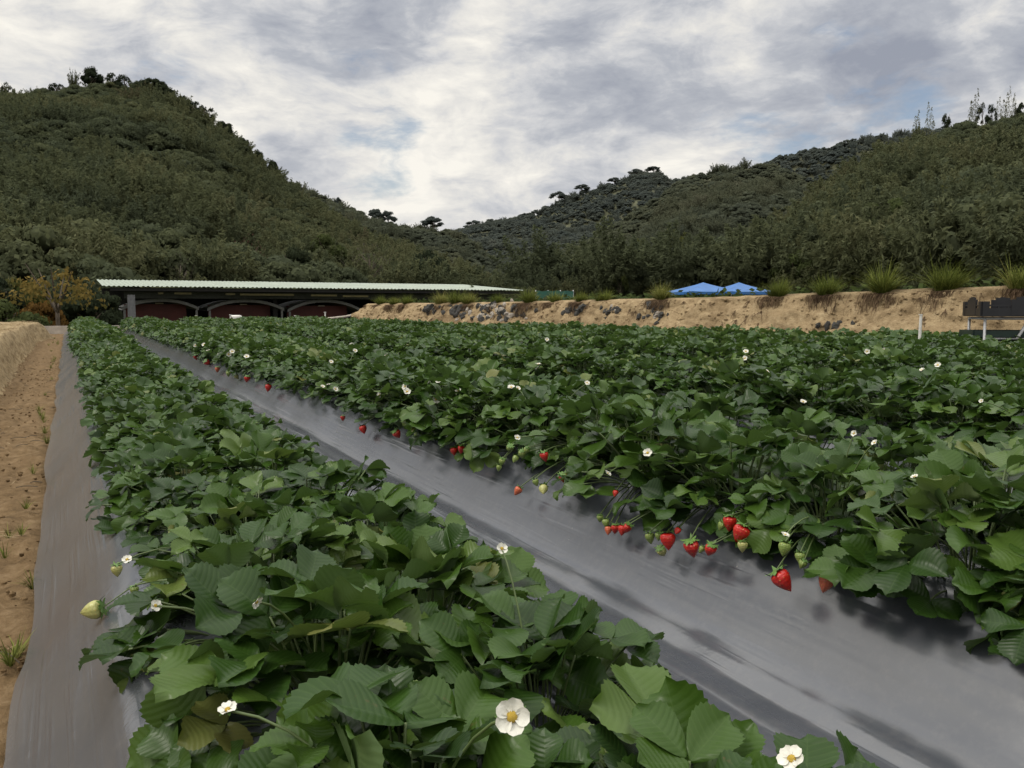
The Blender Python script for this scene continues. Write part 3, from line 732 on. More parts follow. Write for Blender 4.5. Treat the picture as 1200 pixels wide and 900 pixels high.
# green grass along the film edge
mb = MB()
def blades(mb, cen, n, L, wd, rng, spread=0.6, droop=0.5, tone=(0, 1)):
    for i in range(n):
        a = rng.uniform(0, 2*PI); out = np.array([math.cos(a), math.sin(a), 0]); l = L*rng.uniform(.5, 1.1)
        sp = spread*rng.uniform(.2, 1.1); b = np.array(cen)+out*rng.uniform(0, L*.12)
        s = np.array([-out[1], out[0], 0]); rows = []
        for t in (0, .35, .7, 1.0):
            p = b+out*l*sp*(t+.4*t*t)+np.array([0, 0, 1])*l*(t*(1.0-.3*sp)-droop*sp*t*t)
            w_ = wd*(1-t**1.5)+wd*.06
            rows.append([p-s*w_, p+s*w_])
        mb.grid(np.array(rows), rng.uniform(*tone))
for px, py in [(46, 482), (50, 492), (53, 508), (57, 405), (60, 412), (20, 770), (12, 780), (55, 520), (62, 402), (64, 397), (40, 690)]:
    p = at_z(px, py, 0.0); blades(mb, p, 26, 0.055, 0.0014, RNG)
for i in range(26):
    y = 2+14*RNG.random(); blades(mb, (-.115-.004*y-RNG.random()*.03, y, 0), 12, .045, .0013, RNG)
tag(mb.obj('grass', M['grass']), 'sparse green grass sprouting along the edge of the grey film', kind='stuff')
# scraps lying on the film
p = at_z(1145, 798, 0.028); mb = MB()
mb.grid(np.array([[(-.008, -.004, 0), (-.003, -.006, .003), (.008, -.004, .001)], [(-.009, .004, .001), (0, .005, .005), (.009, .003, .002)]]))
o = mb.obj('leaf_scrap', M['tan']); o.location = p; tag(o, 'tiny tan leaf scrap lying on the grey furrow film', 'leaf scrap')
mb = MB(); a = at_z(1000, 698, .05); b = at_z(1038, 688, .06); t = np.linspace(0, 1, 6)[:, None]
mb.tube(a*(1-t)+b*t+np.array([0, 0, .006])*np.sin(t*PI), .0014, 5)
tag(mb.obj('dry_stalk', M['tan']), 'thin dry plant stalk on the film below the second bed', 'dry stalk')

# ------------------------------------------------------------------ bank and upper terrace
FP = np.array(FOOT, float)
seg = np.concatenate([[0], np.cumsum(np.linalg.norm(np.diff(FP, axis=0), axis=1))])
sl = np.linspace(0, seg[-1], 260)
fx = np.interp(sl, seg, FP[:, 0]); fy = np.interp(sl, seg, FP[:, 1])
tx = np.gradient(fx); ty = np.gradient(fy); ln = np.hypot(tx, ty); nx_, ny_ = ty/ln, -tx/ln
k_ = np.exp(-np.linspace(-2, 2, 25)**2); k_ /= k_.sum()
nx_ = np.convolve(np.pad(nx_, 12, 'edge'), k_, 'valid'); ny_ = np.convolve(np.pad(ny_, 12, 'edge'), k_, 'valid')
ZT = 0.81
def ztf(y): return np.interp(y, [0, 4.3, 7.5, 12, 17], [1.0, .945, .845, .785, .775])
prof = [(-.25, -.04), (-.08, .0), (0, .06)] + [(0.04+0.50*t, .06+(ZT-.10)*t**0.9) for t in np.linspace(0.05, 1, 26)] + [(.62, ZT-.005), (.74, ZT), (1.0, ZT), (1.6, ZT-.01), (3, ZT)]
P = np.array([[(fx[i]+nx_[i]*d, fy[i]+ny_[i]*d, z*ztf(fy[i])) for d, z in prof] for i in range(len(sl))])
wgt = np.array([min(1, max(0, (z+.04)/.15)) if z < ZT-.06 else (.5 if d < .8 else .2) for d, z in prof])[None, :]
disp = nz(P, (2.2, 2.2, 2.2), 0.075, 5)+nz(P, (8, 8, 6), 0.05, 5, 7)
P[..., 0] -= disp*wgt*nx_[:, None]; P[..., 1] -= disp*wgt*ny_[:, None]; P[..., 2] += 0.22*disp*wgt
mb = MB(); mb.grid(P)
tag(mb.obj('bank_slope', M['bank']), 'bare sandy cut bank rising behind the strawberry field', kind='structure')
def bank_at(px, py):
    """point of the bank face seen at a place in the photo"""
    d = ray(px, py); best = None
    V = P[:, 2:32].reshape(-1, 3)-EYE; t = V@d; off = np.linalg.norm(V-t[:, None]*d, axis=1)
    i = int(np.argmin(off+0.02*t)); return V[i]+EYE
mb = MB()
top = [(fx[i]+nx_[i]*1.3, fy[i]+ny_[i]*1.3) for i in range(0, 258, 6)]
rows = []
for d in (0, 3, 10, 30, 60, 110):
    rows.append([(x+d*0.93, y+d*0.55+max(0, (y-14))*d*.05, ZT*ztf(y)-.03-.02*min(d, 5)) for x, y in top])
mb.grid(np.array(rows)[:, ::-1]); tag(mb.obj('upper_terrace', M['turf']), 'green upper terrace level with the top of the bank', kind='structure')
mb = MB(); mb.grid(np.array([[(-4000, -3000, -1.5), (4000, -3000, -1.5)], [(-4000, 5000, -1.5), (4000, 5000, -1.5)]]))
tag(mb.obj('ground', M['turf']), 'valley floor reaching to the hills', kind='structure')
# rocks in the bank
def rock_mesh(sd, mat):
    mb = MB(); blob(mb, (0, 0, 0), 1.0, np.random.default_rng(sd), flat=.8, seg=8, rings=6); return mb.mesh('rock', mat, False)
RD = [rock_mesh(i, M['rock_dark']) for i in range(5)]; RP = [rock_mesh(20+i, M['rock_pale']) for i in range(5)]
def patch(cx, cy, wx, wy, n, fpale, label, group):
    for i in range(n):
        px = cx+RNG.normal(0, .27)*wx; py = cy+RNG.normal(0, .27)*wy
        p = bank_at(px, py); s = RNG.uniform(1.8, 4.4)/FPX*depth_of(p)
        o = link('rock', (RP if RNG.random() < fpale else RD)[RNG.integers(0, 5)])
        pale = o.data.materials[0] == M['rock_pale']
        o.location = p; o.rotation_euler = tuple(RNG.uniform(0, 6, 3)); o.scale = (s*1.25, s, s*.9)
        tag(o, ('pale ' if pale else 'dark grey ')+label, 'rock', ('pale ' if pale else 'dark ')+group)
patch(580, 366, 62, 20 , 75, .5, 'rock in the broad stony patch left of centre in the bank', 'rocks of the broad stony patch')
patch(505, 363, 18, 14 , 18, .05, 'rock at the left end of the bank', 'rocks at the left end of the bank')
patch(538, 366, 22, 14 , 20, .08, 'rock between the left end and the broad stony patch', 'rocks left of the broad patch')
patch(670, 363, 26, 10 , 20, .0, 'rock in the small outcrop right of the broad stony patch', 'rocks of the small outcrop')
patch(718, 365, 26, 12 , 18, .15, 'rock in the bank left of the dark outcrop under a grass clump', 'rocks left of the dark outcrop')
patch(768, 367, 20, 16 , 24, .06, 'rock in the outcrop below the grass clump left of the blue canopies', 'rocks below the clump by the blue canopies')
patch(978, 381, 28, 8 , 12, .0, 'rock at the foot of the bank below the right-hand grass clumps', 'rocks at the right foot of the bank')
mb = MB()
for i in range(2600):
    j = RNG.integers(20, 255); k2 = RNG.integers(2, 28); q_ = P[j, k2]+(P[j+1, k2]-P[j, k2])*RNG.random()+(P[j, k2+1]-P[j, k2])*RNG.random()
    blob(mb, q_, RNG.uniform(.006, .030)**1.0*RNG.uniform(.5, 1), RNG, seg=5, rings=4)
tag(mb.obj('earth_clods', M['bank'], smooth=False), 'crumbling clods and stones of sandy earth on the face of the bank', kind='stuff')
mb = MB()
for i in range(260):
    j = RNG.integers(20, 255); k2 = int(29-26*RNG.random()**1.6); q_ = P[j, k2]
    for r_ in range(6):
        t = np.linspace(0, 1, 4)[:, None]; v = np.array([-nx_[j]*.3, -ny_[j]*.3, -1.0])+RNG.normal(0, .35, 3)
        mb.tube(q_+np.array([-nx_[j], -ny_[j], 0])*.03*np.sin(t*PI)+v*RNG.uniform(.04, .14)*t, .0035*(1-.7*t[:, 0]), 4, RNG.random())
tag(mb.obj('dry_grass', M['dryroot']), 'wisps of dry brown grass and roots on the face of the bank', kind='stuff')
# grass clumps along the lip
CL = [(448, 354, 10), (463, 354, 9), (477, 353, 9), (518, 352, 14), (533, 351, 14), (548, 352, 12), (583, 349, 11), (622, 348, 16), (650, 346, 11), (682, 346, 10), (706, 345, 12), (778, 341, 17), (913, 341, 18), (970, 339, 20), (1036, 333, 28), (1113, 331, 30), (1197, 326, 28)]
for i, (px, py, hp) in enumerate(CL):
    # the clump sits on the lip of the bank: nearest lip point along this column of the view
    lip = np.array([P[j, 29] for j in range(len(sl))]); V = lip-EYE
    colpx = 600+FPX*(V@Rv)/np.maximum(V@Fv, .1)
    j = int(np.argmin(np.abs(colpx-px)+np.where(V@Fv > 1, 0, 1e4))); c = lip[j]
    L = hp*1.42/FPX*depth_of(c)
    e = empty('grass_clump', tuple(c+np.array([0, 0, -.03])))
    rng = np.random.default_rng(300+i)
    mb = MB(); [blades(mb, (rng.normal(0, L*.15), rng.normal(0, L*.15), 0), 45, L*rng.uniform(.6, 1.3), 0.0030*max(.8, L/.25), rng, .80, .40, (0, .75) if q_ % 3 else (.4, 1)) for q_ in range(13)]
    mb.obj('blades', M['grass'], e)
    mb = MB()
    dn = np.array([-nx_[j], -ny_[j], -1.0])
    for q in range(75):
        side = np.array([-ny_[j], nx_[j], 0])*rng.normal(0, L*.34)
        l = L*rng.uniform(.2, 1.0); t = np.linspace(0, 1, 4)[:, None]; v = unit(dn*np.array([.42, .42, 1])+rng.normal(0, .16, 3))
        mb.tube(side-np.array([nx_[j], ny_[j], 0])*.10+v*l*t+np.array([-nx_[j], -ny_[j], 0])*.05*np.sin(t*PI), 0.0036*(1-.6*t[:, 0]), 4, rng.random())
    mb.obj('dry_roots', M['dryroot'], e)
    tag(e, 'grass clump with brown hanging roots on the bank lip, %s' % ('rightmost of all' if i == 16 else ordinal(16-i)+' from the right'), 'grass clump', 'grass clumps along the lip of the bank')
# low crop on the terrace edge
mb = MB(); n = 9000
ii = RNG.integers(30, 250, n); off = 1.0+4.5*RNG.random(n)
c = np.stack([fx[ii]+nx_[ii]*off+RNG.normal(0, .1, n), fy[ii]+ny_[ii]*off+RNG.normal(0, .1, n), ZT*ztf(fy[ii])-0.03-.02*off+RNG.random(n)*(.10+.08*np.sin(off*6)**2)], -1)
mb.leaves(c, unit(RNG.normal(0, 1, (n, 3))*[1, 1, .4]), unit(RNG.normal(0, .5, (n, 3))+[0, 0, 1]), RNG.uniform(.06, .12, n), RNG.uniform(.05, .08, n), RNG.random(n))
tag(mb.obj('terrace_crop', M['crop']), 'low green leafy crop growing along the top of the bank', kind='stuff')

# ------------------------------------------------------------------ things at the right end: crates on a stand, stake
c = at_depth(1186, 370, 6.7); c[2] = 0
e = empty('crate_stand', tuple(c), rad(-38))
W_, D_, HT = .52, .34, .47
for sx in (-1, 1):
    for sy in (-1, 1):
        mb = MB(); sl_ = .10 if sx > 0 else .0
        mb.tube([(sx*W_/2+(.09 if sx > 0 else 0), sy*D_/2, 0.0), (sx*W_/2, sy*D_/2, HT-.012)], .011, 6); mb.obj('leg', M['rust'] if (sx > 0 and sy > 0) else M['steel'], e)
mb = MB()
for a, b in (((-W_/2, -D_/2), (W_/2, -D_/2)), ((W_/2, -D_/2), (W_/2, D_/2)), ((W_/2, D_/2), (-W_/2, D_/2)), ((-W_/2, D_/2), (-W_/2, -D_/2))):
    mb.tube([(*a, HT-.01), (*b, HT-.01)], .011, 6)
mb.obj('top_frame', M['steel'], e)
mb = MB(); mb.tube([(-W_/2, -D_/2, .30), (W_/2+.04, -D_/2, .30)], .009, 6); mb.tube([(-W_/2, D_/2, .30), (W_/2+.04, D_/2, .30)], .009, 6); mb.obj('lower_rail', M['steel'], e)
mb = MB(); mb.tube([(-.02, -D_/2, .30), (.06, -D_/2, HT-.015)], .012, 6); mb.obj('brace', M['steel'], e)
tag(e, 'grey metal stand at the field edge carrying a black crate, below the bank', 'stand')
# open black crate with lattice sides and raised corners
e = empty('crate', tuple(c+np.array([0, 0, HT+.004])), rad(-38))
cw, cd, ch = .60, .40, .135
mb = MB(); mb.box((0, 0, .008), (cw, cd, .012)); mb.obj('crate_floor', M['black'], e)
for nm, (ctr, ln_, rot) in {'a': ((0, -cd/2, 0), cw, 0), 'b': ((0, cd/2, 0), cw, 0), 'c': ((-cw/2, 0, 0), cd, PI/2), 'd': ((cw/2, 0, 0), cd, PI/2)}.items():
    mb = MB(); m_ = rotz(rot)
    def bx(x, z, w2, h2, t2=.012): mb.box(np.array(ctr)+m_@np.array([x, 0, z]), (w2, t2, h2), rot)
    bx(0, .038, ln_-.02, .062); bx(0, .090, ln_-.02, .012)
    for x in np.linspace(-ln_/2+.05, ln_/2-.05, 8 if ln_ > .5 else 5): bx(x, .077, .012, .018, .010)
    for s_ in (-1, 1): bx(s_*(ln_/2-.03), .064, .05, .116, .016)
    for x, h_ in ((-.07, .125), (-.035, .142), (0, .147), (.035, .142), (.07, .125)): bx(x, h_/2+.012, .035, h_, .016)
    mb.obj('crate_side', M['black'], e)
tag(e, 'open black plastic harvest crate with lattice sides on the metal stand', 'crate')
e = empty('tray', tuple(c+np.array([0.0, 0, .312])), rad(-38))
mb = MB(); mb.box((-.02, 0, .006), (.62, .30, .012)); mb.obj('tray_floor', M['greenplastic'], e)
mb = MB()
for s_ in (-1, 1): mb.box((-.02, s_*.156, .027), (.62, .012, .05)); mb.box((-.02+s_*.316, 0, .027), (.012, .30, .05))
mb.obj('tray_rim', M['greenplastic'], e)
tag(e, 'shallow dark green tray on the lower rails of the metal stand', 'tray')
p = at_depth(1078, 391, 6.4); mb = MB()
mb.tube([(0, 0, -p[2]), (0.0, 0, .02), (.004, 0, .145)], [.012, .011, .010], 8); mb.box((0, 0, .147), (.02, .02, .006))
o = mb.obj('stake', M['white']); o.location = p; tag(o, 'short white stake standing in the field left of the crate stand', 'stake')

# ------------------------------------------------------------------ far end of the field: kerb, small stakes, hose
mb = MB(); mb.box((2.5, 19.75, 0.06), (9.0, .12, .20)); 
tag(mb.obj('kerb', M['pale']), 'pale concrete kerb across the far end of the field', 'kerb')
mb = MB(); pts = [at_y(345, 373.5, 19.0), at_y(385, 373.2, 18.6), at_y(405, 371, 18.3), at_y(425, 366.5, 18.1), at_y(442, 362, 18.0), at_y(447, 358.5, 17.9)]
tt = np.linspace(0, 5, 26); pts = np.array([np.array([np.interp(t, range(6), [p_[a] for p_ in pts]) for a in range(3)]) for t in tt])
mb.tube(pts, .028, 6); tag(mb.obj('hose', M['pale']), 'pale hose running from the field corner up onto the bank', 'hose')
for i, (px, py, hgt) in enumerate([(105, 379, 6), (230, 374, 4), (270, 374, 5), (346, 374, 4), (381, 372, 6), (32, 384, 4)]):
    b = at_y(px, py, 19.6); mb = MB(); h_ = hgt/FPX*depth_of(b)
    mb.tube([(0, 0, -b[2]+.02), (0, 0, 0), (.005, 0, h_)], [.02, .018, .016], 6); mb.box((0, 0, h_), (.045, .045, .02))
    o = mb.obj('marker_peg', M['white']); o.location = b
    tag(o, 'small white marker peg at the far field end, %s from the left' % ordinal([1, 2, 3, 4, 5, 0][i]), 'peg', 'white pegs along the far field end')
b = at_y(277, 373, 19.6); mb = MB()
mb.grid(np.array([[(x, 0, .0+.01*math.sin(x*30)), (x, .0, .05+.01*math.sin(x*20)), (x, .25, .07)] for x in np.linspace(-.1, .12, 7)]))
o = mb.obj('white_sheet', M['white']); o.location = b; tag(o, 'crumpled scrap of white sheet at the far field end before the middle arch', 'sheet')

# ------------------------------------------------------------------ shed with long pale roof and three arched bays
YB = 40.0; FL = -1.4
def xat(px, y): return float(at_y(px, 360, y)[0])
x0, x1 = xat(121, YB), xat(614, YB)
shed = empty('farm_shed', ((x0+x1)/2, YB, FL)); OX = (x0+x1)/2
def sh(mb, name, mat, smooth=False): 
    for i_ in range(len(mb.v)): mb.v[i_] = mb.v[i_]-np.array([OX, YB, FL])
    return mb.obj(name, mat, shed, smooth)
ze, zb, dw = 1.47, 1.97, 8.0
mb = MB(); nxr = 640
xs = np.linspace(x0, x1, nxr); cor = 0.016*np.sign(np.sin(np.arange(nxr)*2*PI/6))
mb.grid(np.array([np.stack([xs, np.full(nxr, YB+t*dw), ze+(zb-ze)*t+cor-(0.10 if False else 0)], -1) for t in (0, .33, .66, 1)]))
sh(mb, 'roof', M['roof'])
mb = MB(); mb.box(((x0+x1)/2+.1, YB+.22, ze-.13), (x1-x0-.4, .14, .14)); sh(mb, 'eave_beam', M['dark'])
mb = MB(); mb.box(((x0+x1)/2+.1, YB+1.1, ze-.37), (x1-x0-1.6, .08, .30)); sh(mb, 'fascia', plain('grey_green_fascia', (0.05, 0.053, 0.045), .7))
for px0, px1, py in [(186, 192, 343.5), (205, 225, 343.7), (265, 276, 344.5), (282, 345, 345), (365, 395, 346), (402, 432, 347)]:
    a, b = xat(px0, YB+.3), xat(px1, YB+.3); z = float(at_y(px0, py, YB+.3)[2])
    mb = MB(); mb.box(((a+b)/2, YB+.33, z), (b-a, .04, .09)); sh(mb, 'vent_strip', M['ochre'])
for px in (154.5, 333, 470):
    x = xat(px, YB); mb = MB(); wd = .30 if px < 200 else .2
    mb.box((x, YB+.25 if px < 200 else YB+2, (FL+ze-.35)/2-.02), (wd, wd, ze-.36-FL)); sh(mb, 'post', plain('grey_post', (0.12, 0.12, 0.125), .7) if px < 200 else M['dark'])
mb = MB(); mb.box(((x0+x1)/2, YB+dw-.4, (FL+zb)/2-.2), (x1-x0-.4, .12, zb-FL-.5)); sh(mb, 'rear_wall', M['dark'])
YA = YB+1.6
for (pa, pb, pt, pe) in ((143, 233, 351, 361), (243, 333, 351.8, 362), (337, 424, 352, 363.5)):
    a, b = xat(pa, YA), xat(pb, YA); zt = float(at_y((pa+pb)/2, pt, YA)[2]); zl = float(at_y((pa+pb)/2, pe, YA)[2])
    xs = np.linspace(a, b, 22); u = np.linspace(-1, 1, 22); zc = zl+(zt-zl)*(1-np.abs(u)**2.2)
    mb = MB(); 
    mb.grid(np.array([np.stack([xs, np.full(22, YA+dy), zc+dz], -1) for dy, dz in ((0.05, -.10), (0, -.10), (0, .04), (4.5, .04), (4.5, -.03), (0.05, -.10))])); arch = sh(mb, 'arched_bay', M['greysteel'])
    q_ = (a+b)/2; wl = (b-a)
    mb = MB(); mb.box((q_-wl*.05, YA+.9, (FL+zl+(zt-zl)*.45)/2), (wl*.82, .08, zl+(zt-zl)*.45-FL)); pn = sh(mb, 'red_wall', M['red']); pn.parent = arch
    mb = MB(); mb.box((q_, YA+.8, zl+.22), (.35, .05, .05)); ln2 = sh(mb, 'lamp_tube', M['pale']); ln2.parent = arch
    for s_ in (-1, 1):
        mb = MB(); mb.box((q_+s_*wl*.47, YA+.06, (FL+zl)/2-.05), (.09, .09, zl-FL-.05)); l2 = sh(mb, 'bay_leg', M['greysteel']); l2.parent = arch
tag(shed, 'long low farm shed with pale green corrugated roof and three arched red-walled bays', 'shed')

# blue canopies on the terrace
for px, lab in ((824, 'left one of the two blue pyramid canopies beyond the bank'), (866, 'right one of the two blue pyramid canopies beyond the bank')):
    dep = 44.0; t = at_depth(px, 331, dep); ev = at_depth(px, 342, dep)[2]
    e = empty('blue_canopy', (t[0], t[1], ZT-.2), rad(-10)); zt = t[2]-ZT+.2; ze_ = ev-ZT+.2; hw = 1.5 if px < 850 else 1.3
    rows = []
    for f in np.linspace(0, 1, 6):
        z = zt+(ze_-zt)*(f**.85); r = hw*f+.01
        ring = [(-1, -1), (0, -1), (1, -1), (1, 0), (1, 1), (0, 1), (-1, 1), (-1, 0), (-1, -1)]
        rows.append([(a*r, b*r, z-(.05*f if (a == 0 or b == 0) else 0)) for a, b in ring])
    mb = MB(); mb.grid(np.array(rows)[:, ::-1]); mb.obj('canopy_roof', M['blue'], e, False)
    mb = MB(); r = hw+.02
    ring = np.array([(-r, -r, ze_), (r, -r, ze_), (r, r, ze_), (-r, r, ze_), (-r, -r, ze_)]); mb.grid(np.array([ring-[0, 0, .02], ring-[0, 0, .16]])); mb.obj('valance', M['blue'], e, False)
    for a in (-1, 1):
        for b in (-1, 1):
            mb = MB(); mb.tube([(a*hw*.95, b*hw*.95, 0), (a*hw*.95, b*hw*.95, ze_)], .03, 6); mb.obj('canopy_post', M['steel'], e)
    tag(e, lab, 'canopy', 'blue canopies beyond the bank')
# teal net fence
a = at_depth(628, 347, 48); b = at_depth(672, 347, 48); e = empty('net_fence', ((a[0]+b[0])/2, (a[1]+b[1])/2, ZT-.1))
o3 = np.array([(a[0]+b[0])/2, (a[1]+b[1])/2, ZT-.1]); d3 = (b-a); hN = float(at_depth(640, 341, 48)[2]-ZT+.1)
mb = MB(); mb.grid(np.array([[a+d3*t-o3-[0, 0, a[2]-o3[2]]+[0, 0, 0.03+.02*math.sin(t*20)] for t in np.linspace(0, 1, 14)], [a+d3*t-o3-[0, 0, a[2]-o3[2]]+[0, 0, hN+.03*math.sin(t*25)] for t in np.linspace(0, 1, 14)]])); mb.obj('net', M['teal'], e)
for t in (0, .33, .66, 1):
    q_ = a+d3*t-o3; mb = MB(); mb.tube([(q_[0], q_[1]+.03, 0), (q_[0], q_[1]+.03, hN+.05)], .03, 6); mb.obj('net_post', M['steel'], e)
tag(e, 'low teal netting fence on the terrace behind the bank, right of the shed roof', 'fence')

# ------------------------------------------------------------------ trees
def crown_broad(sd, clumps=24, per=150, rx=1.0, rz=0.85, leaf=.075, hollow=.55, core=True):
    """unit crown: radius about 1, centre at z=1"""
    rng = np.random.default_rng(sd); mb = MB()
    for k in range(clumps):
        u = unit(rng.normal(0, 1, 3)); u[2] = abs(u[2])*1.1-.35
        c = u*np.array([rx, rx, rz])*rng.uniform(hollow, .92); r = rng.uniform(.22, .40)
        d = unit(rng.normal(0, 1, (per, 3))); d[:, 2] = np.abs(d[:, 2])*1.0-.25
        pos = c+d*r*np.array([1, 1, .75])*rng.uniform(.55, 1.08, (per, 1))
        nor = unit(d+rng.normal(0, .32, (per, 3))); ax = unit(np.cross(nor, rng.normal(0, 1, (per, 3))))
        tone = np.clip(.30+.24*(d[:, 2]+.25)+.18*(pos[:, 2]+.5)+rng.normal(0, .10, per), 0, 1)  # shading put into the tone: clump tops lighter, undersides darker
        if core: blob(mb, c+[0, 0, 1.0], r*.60, rng, .42, 0, .75, 8, 6)
        mb.leaves(pos+[0, 0, 1.0], ax, nor, leaf*rng.uniform(.8, 1.8, per), leaf*rng.uniform(.7, 1.3, per), tone)
    return mb
def crown_bamboo(sd, culms=36, per=120, sp=.75):
    """unit bamboo clump, height about 2, arching feathery tips"""
    rng = np.random.default_rng(sd); mb = MB()
    for k in range(culms):
        a = rng.uniform(0, 2*PI); out = np.array([math.cos(a), math.sin(a), 0]); hh = rng.uniform(1.3, 2.15); s = sp*rng.uniform(.15, 1.0)
        t = rng.uniform(.10, 1.0, per)**.85
        pos = out*(s*t**2)[:, None]+np.array([0, 0, 1])*(hh*(t-.22*s*t**4))[:, None]+out*.15+rng.normal(0, 1, (per, 3))*(.15*(1.1-t))[:, None]
        ax = unit(out*0.8+rng.normal(0, .6, (per, 3))+np.array([0, 0, -.35])); nor = unit(rng.normal(0, .8, (per, 3))+[0, 0, .8])
        if k % 4 == 0: blob(mb, out*(s*.30+.05)+np.array([0, 0, hh*.50]), .15, rng, .42, 0, 1.3, 8, 6)
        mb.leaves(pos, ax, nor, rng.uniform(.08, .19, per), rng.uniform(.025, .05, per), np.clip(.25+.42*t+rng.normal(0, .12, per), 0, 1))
    return mb
def crown_plume(sd, per=170):
    rng = np.random.default_rng(sd); mb = MB()
    for k in range(4):
        off = rng.normal(0, .12, 2)*[1, 1]; hh = 2.05-.22*k
        t = rng.uniform(.25, 1, per)**.9; a = rng.uniform(0, 6.28, per); r = .62*(1.06-t)*rng.uniform(.1, 1, per)**.6
        pos = np.stack([off[0]+r*np.cos(a)+.10*t**3, off[1]+r*np.sin(a), hh*t-.25*r], -1)
        ax = unit(np.stack([np.cos(a), np.sin(a), np.full(per, -.35)], -1)+rng.normal(0, .3, (per, 3)))
        mb.leaves(pos, ax, unit(rng.normal(0, .7, (per, 3))+[0, 0, .8]), rng.uniform(.08, .16, per), rng.uniform(.025, .05, per), rng.random(per))
    return mb
def crown_bare(sd, n=60, nl=200):
    rng = np.random.default_rng(sd); mb = MB()
    for k in range(n):
        a = rng.uniform(0, 2*PI); e_ = rng.uniform(.5, 1.35); d = np.array([math.cos(a)*math.cos(e_), math.sin(a)*math.cos(e_), math.sin(e_)])
        t = np.linspace(0, 1, 5)[:, None]; l = rng.uniform(.9, 1.8)
        st_ = np.array([0, 0, rng.uniform(0, .6)])
        mb.tube(st_+d*l*t*.8+np.array([0, 0, .12])*t*t+rng.normal(0, .05, (5, 3))*t, .022*(1-.85*t[:, 0]), 4, rng.random())
    p = unit(rng.normal(0, 1, (nl, 3)))*rng.uniform(.3, 1, (nl, 1)); p[:, 2] = p[:, 2]*.8+1.1
    mb.leaves(p, unit(rng.normal(0, 1, (nl, 3))), unit(rng.normal(0, 1, (nl, 3))), .09, .05, rng.random(nl))
    return mb
BROAD = [crown_broad(500+i, rz=random.uniform(.7, 1.0)) for i in range(6)]
BAMB = [crown_bamboo(600+i) for i in range(4)]
def trunk_mb(rng, Hh=1.0):
    mb = MB(); t = np.linspace(0, 1, 6)[:, None]
    bend = rng.normal(0, .08, 2)
    mb.tube(np.hstack([bend[0]*t**2, bend[1]*t**2, -1.0+1.7*t]), .075*(1-.7*t[:, 0])+.012, 6)
    for k in range(6):
        a = rng.uniform(0, 2*PI); z = rng.uniform(-.05, .5); l = rng.uniform(.5, .8)
        d = np.array([math.cos(a)*.8, math.sin(a)*.8, .62])
        mb.tube(np.array([0, 0, z])+d*l*t, .032*(1-.8*t[:, 0])+.006, 4)
    return mb
TR = [trunk_mb(np.random.default_rng(700+i)).mesh('trunk', M['bark']) for i in range(3)]
TRP = [trunk_mb(np.random.default_rng(710+i)).mesh('trunk', M['bark_pale']) for i in range(3)]
_cache = {}
def crown_mesh(kind, mat):
    key = (kind[0], kind[1], mat)
    if key not in _cache:
        src = {'broad': BROAD, 'bamboo': BAMB}.get(kind[0])
        if src is not None: mb = src[kind[1] % len(src)]
        elif kind[0] == 'plume': mb = crown_plume(870+kind[1])
        elif kind[0] == 'bare': mb = crown_bare(800+kind[1])
        elif kind[0] == 'airy': mb = crown_broad(830+kind[1], 15, 70, 1.0, .8, .085, .65, False)
        _cache[key] = mb.mesh('crown', M[mat])
    return _cache[key]
NT = 0
def tree(name, base, h, w_, kind, mat, label, cat='tree', group=None, pale=False):
    """h: total height above base; w_: crown width"""
    global NT; NT += 1
    e = empty(name, tuple(base), RNG.uniform(0, 6))
    cr = link('crown', crown_mesh(kind, mat), e)
    if kind[0] in ('bamboo', 'plume'): cr.scale = (w_/1.7, w_/1.7, h/2.05)
    elif kind[0] == 'bare': cr.scale = (w_/2, w_/2, h/2.1)
    else:
        cr.scale = (w_/2.2, w_/2.2, h/2.15); cr.location = (0, 0, 0.10*h)
    if kind[0] not in ('bamboo', 'plume'):
        tr = link('trunk', (TRP if pale else TR)[NT % 3], e); tr.scale = (w_/2.4, w_/2.4, h/2.4); tr.location = (0, 0, h*.41)
    else:
        mb = MB(); rng = np.random.default_rng(900+NT)
        for k in range(5 if kind[0] == 'bamboo' else 3):
            a = rng.uniform(0, 6); t = np.linspace(0, 1, 5)[:, None]; o_ = np.array([math.cos(a), math.sin(a), 0])
            mb.tube(o_*(w_*.05)+o_*w_*.10*t**2+np.array([0, 0, h*.6])*t, .03*(1-.7*t[:, 0]), 4)
        mb.obj('culms', M['bamboo'], e)
    tag(e, label, cat, group); return e

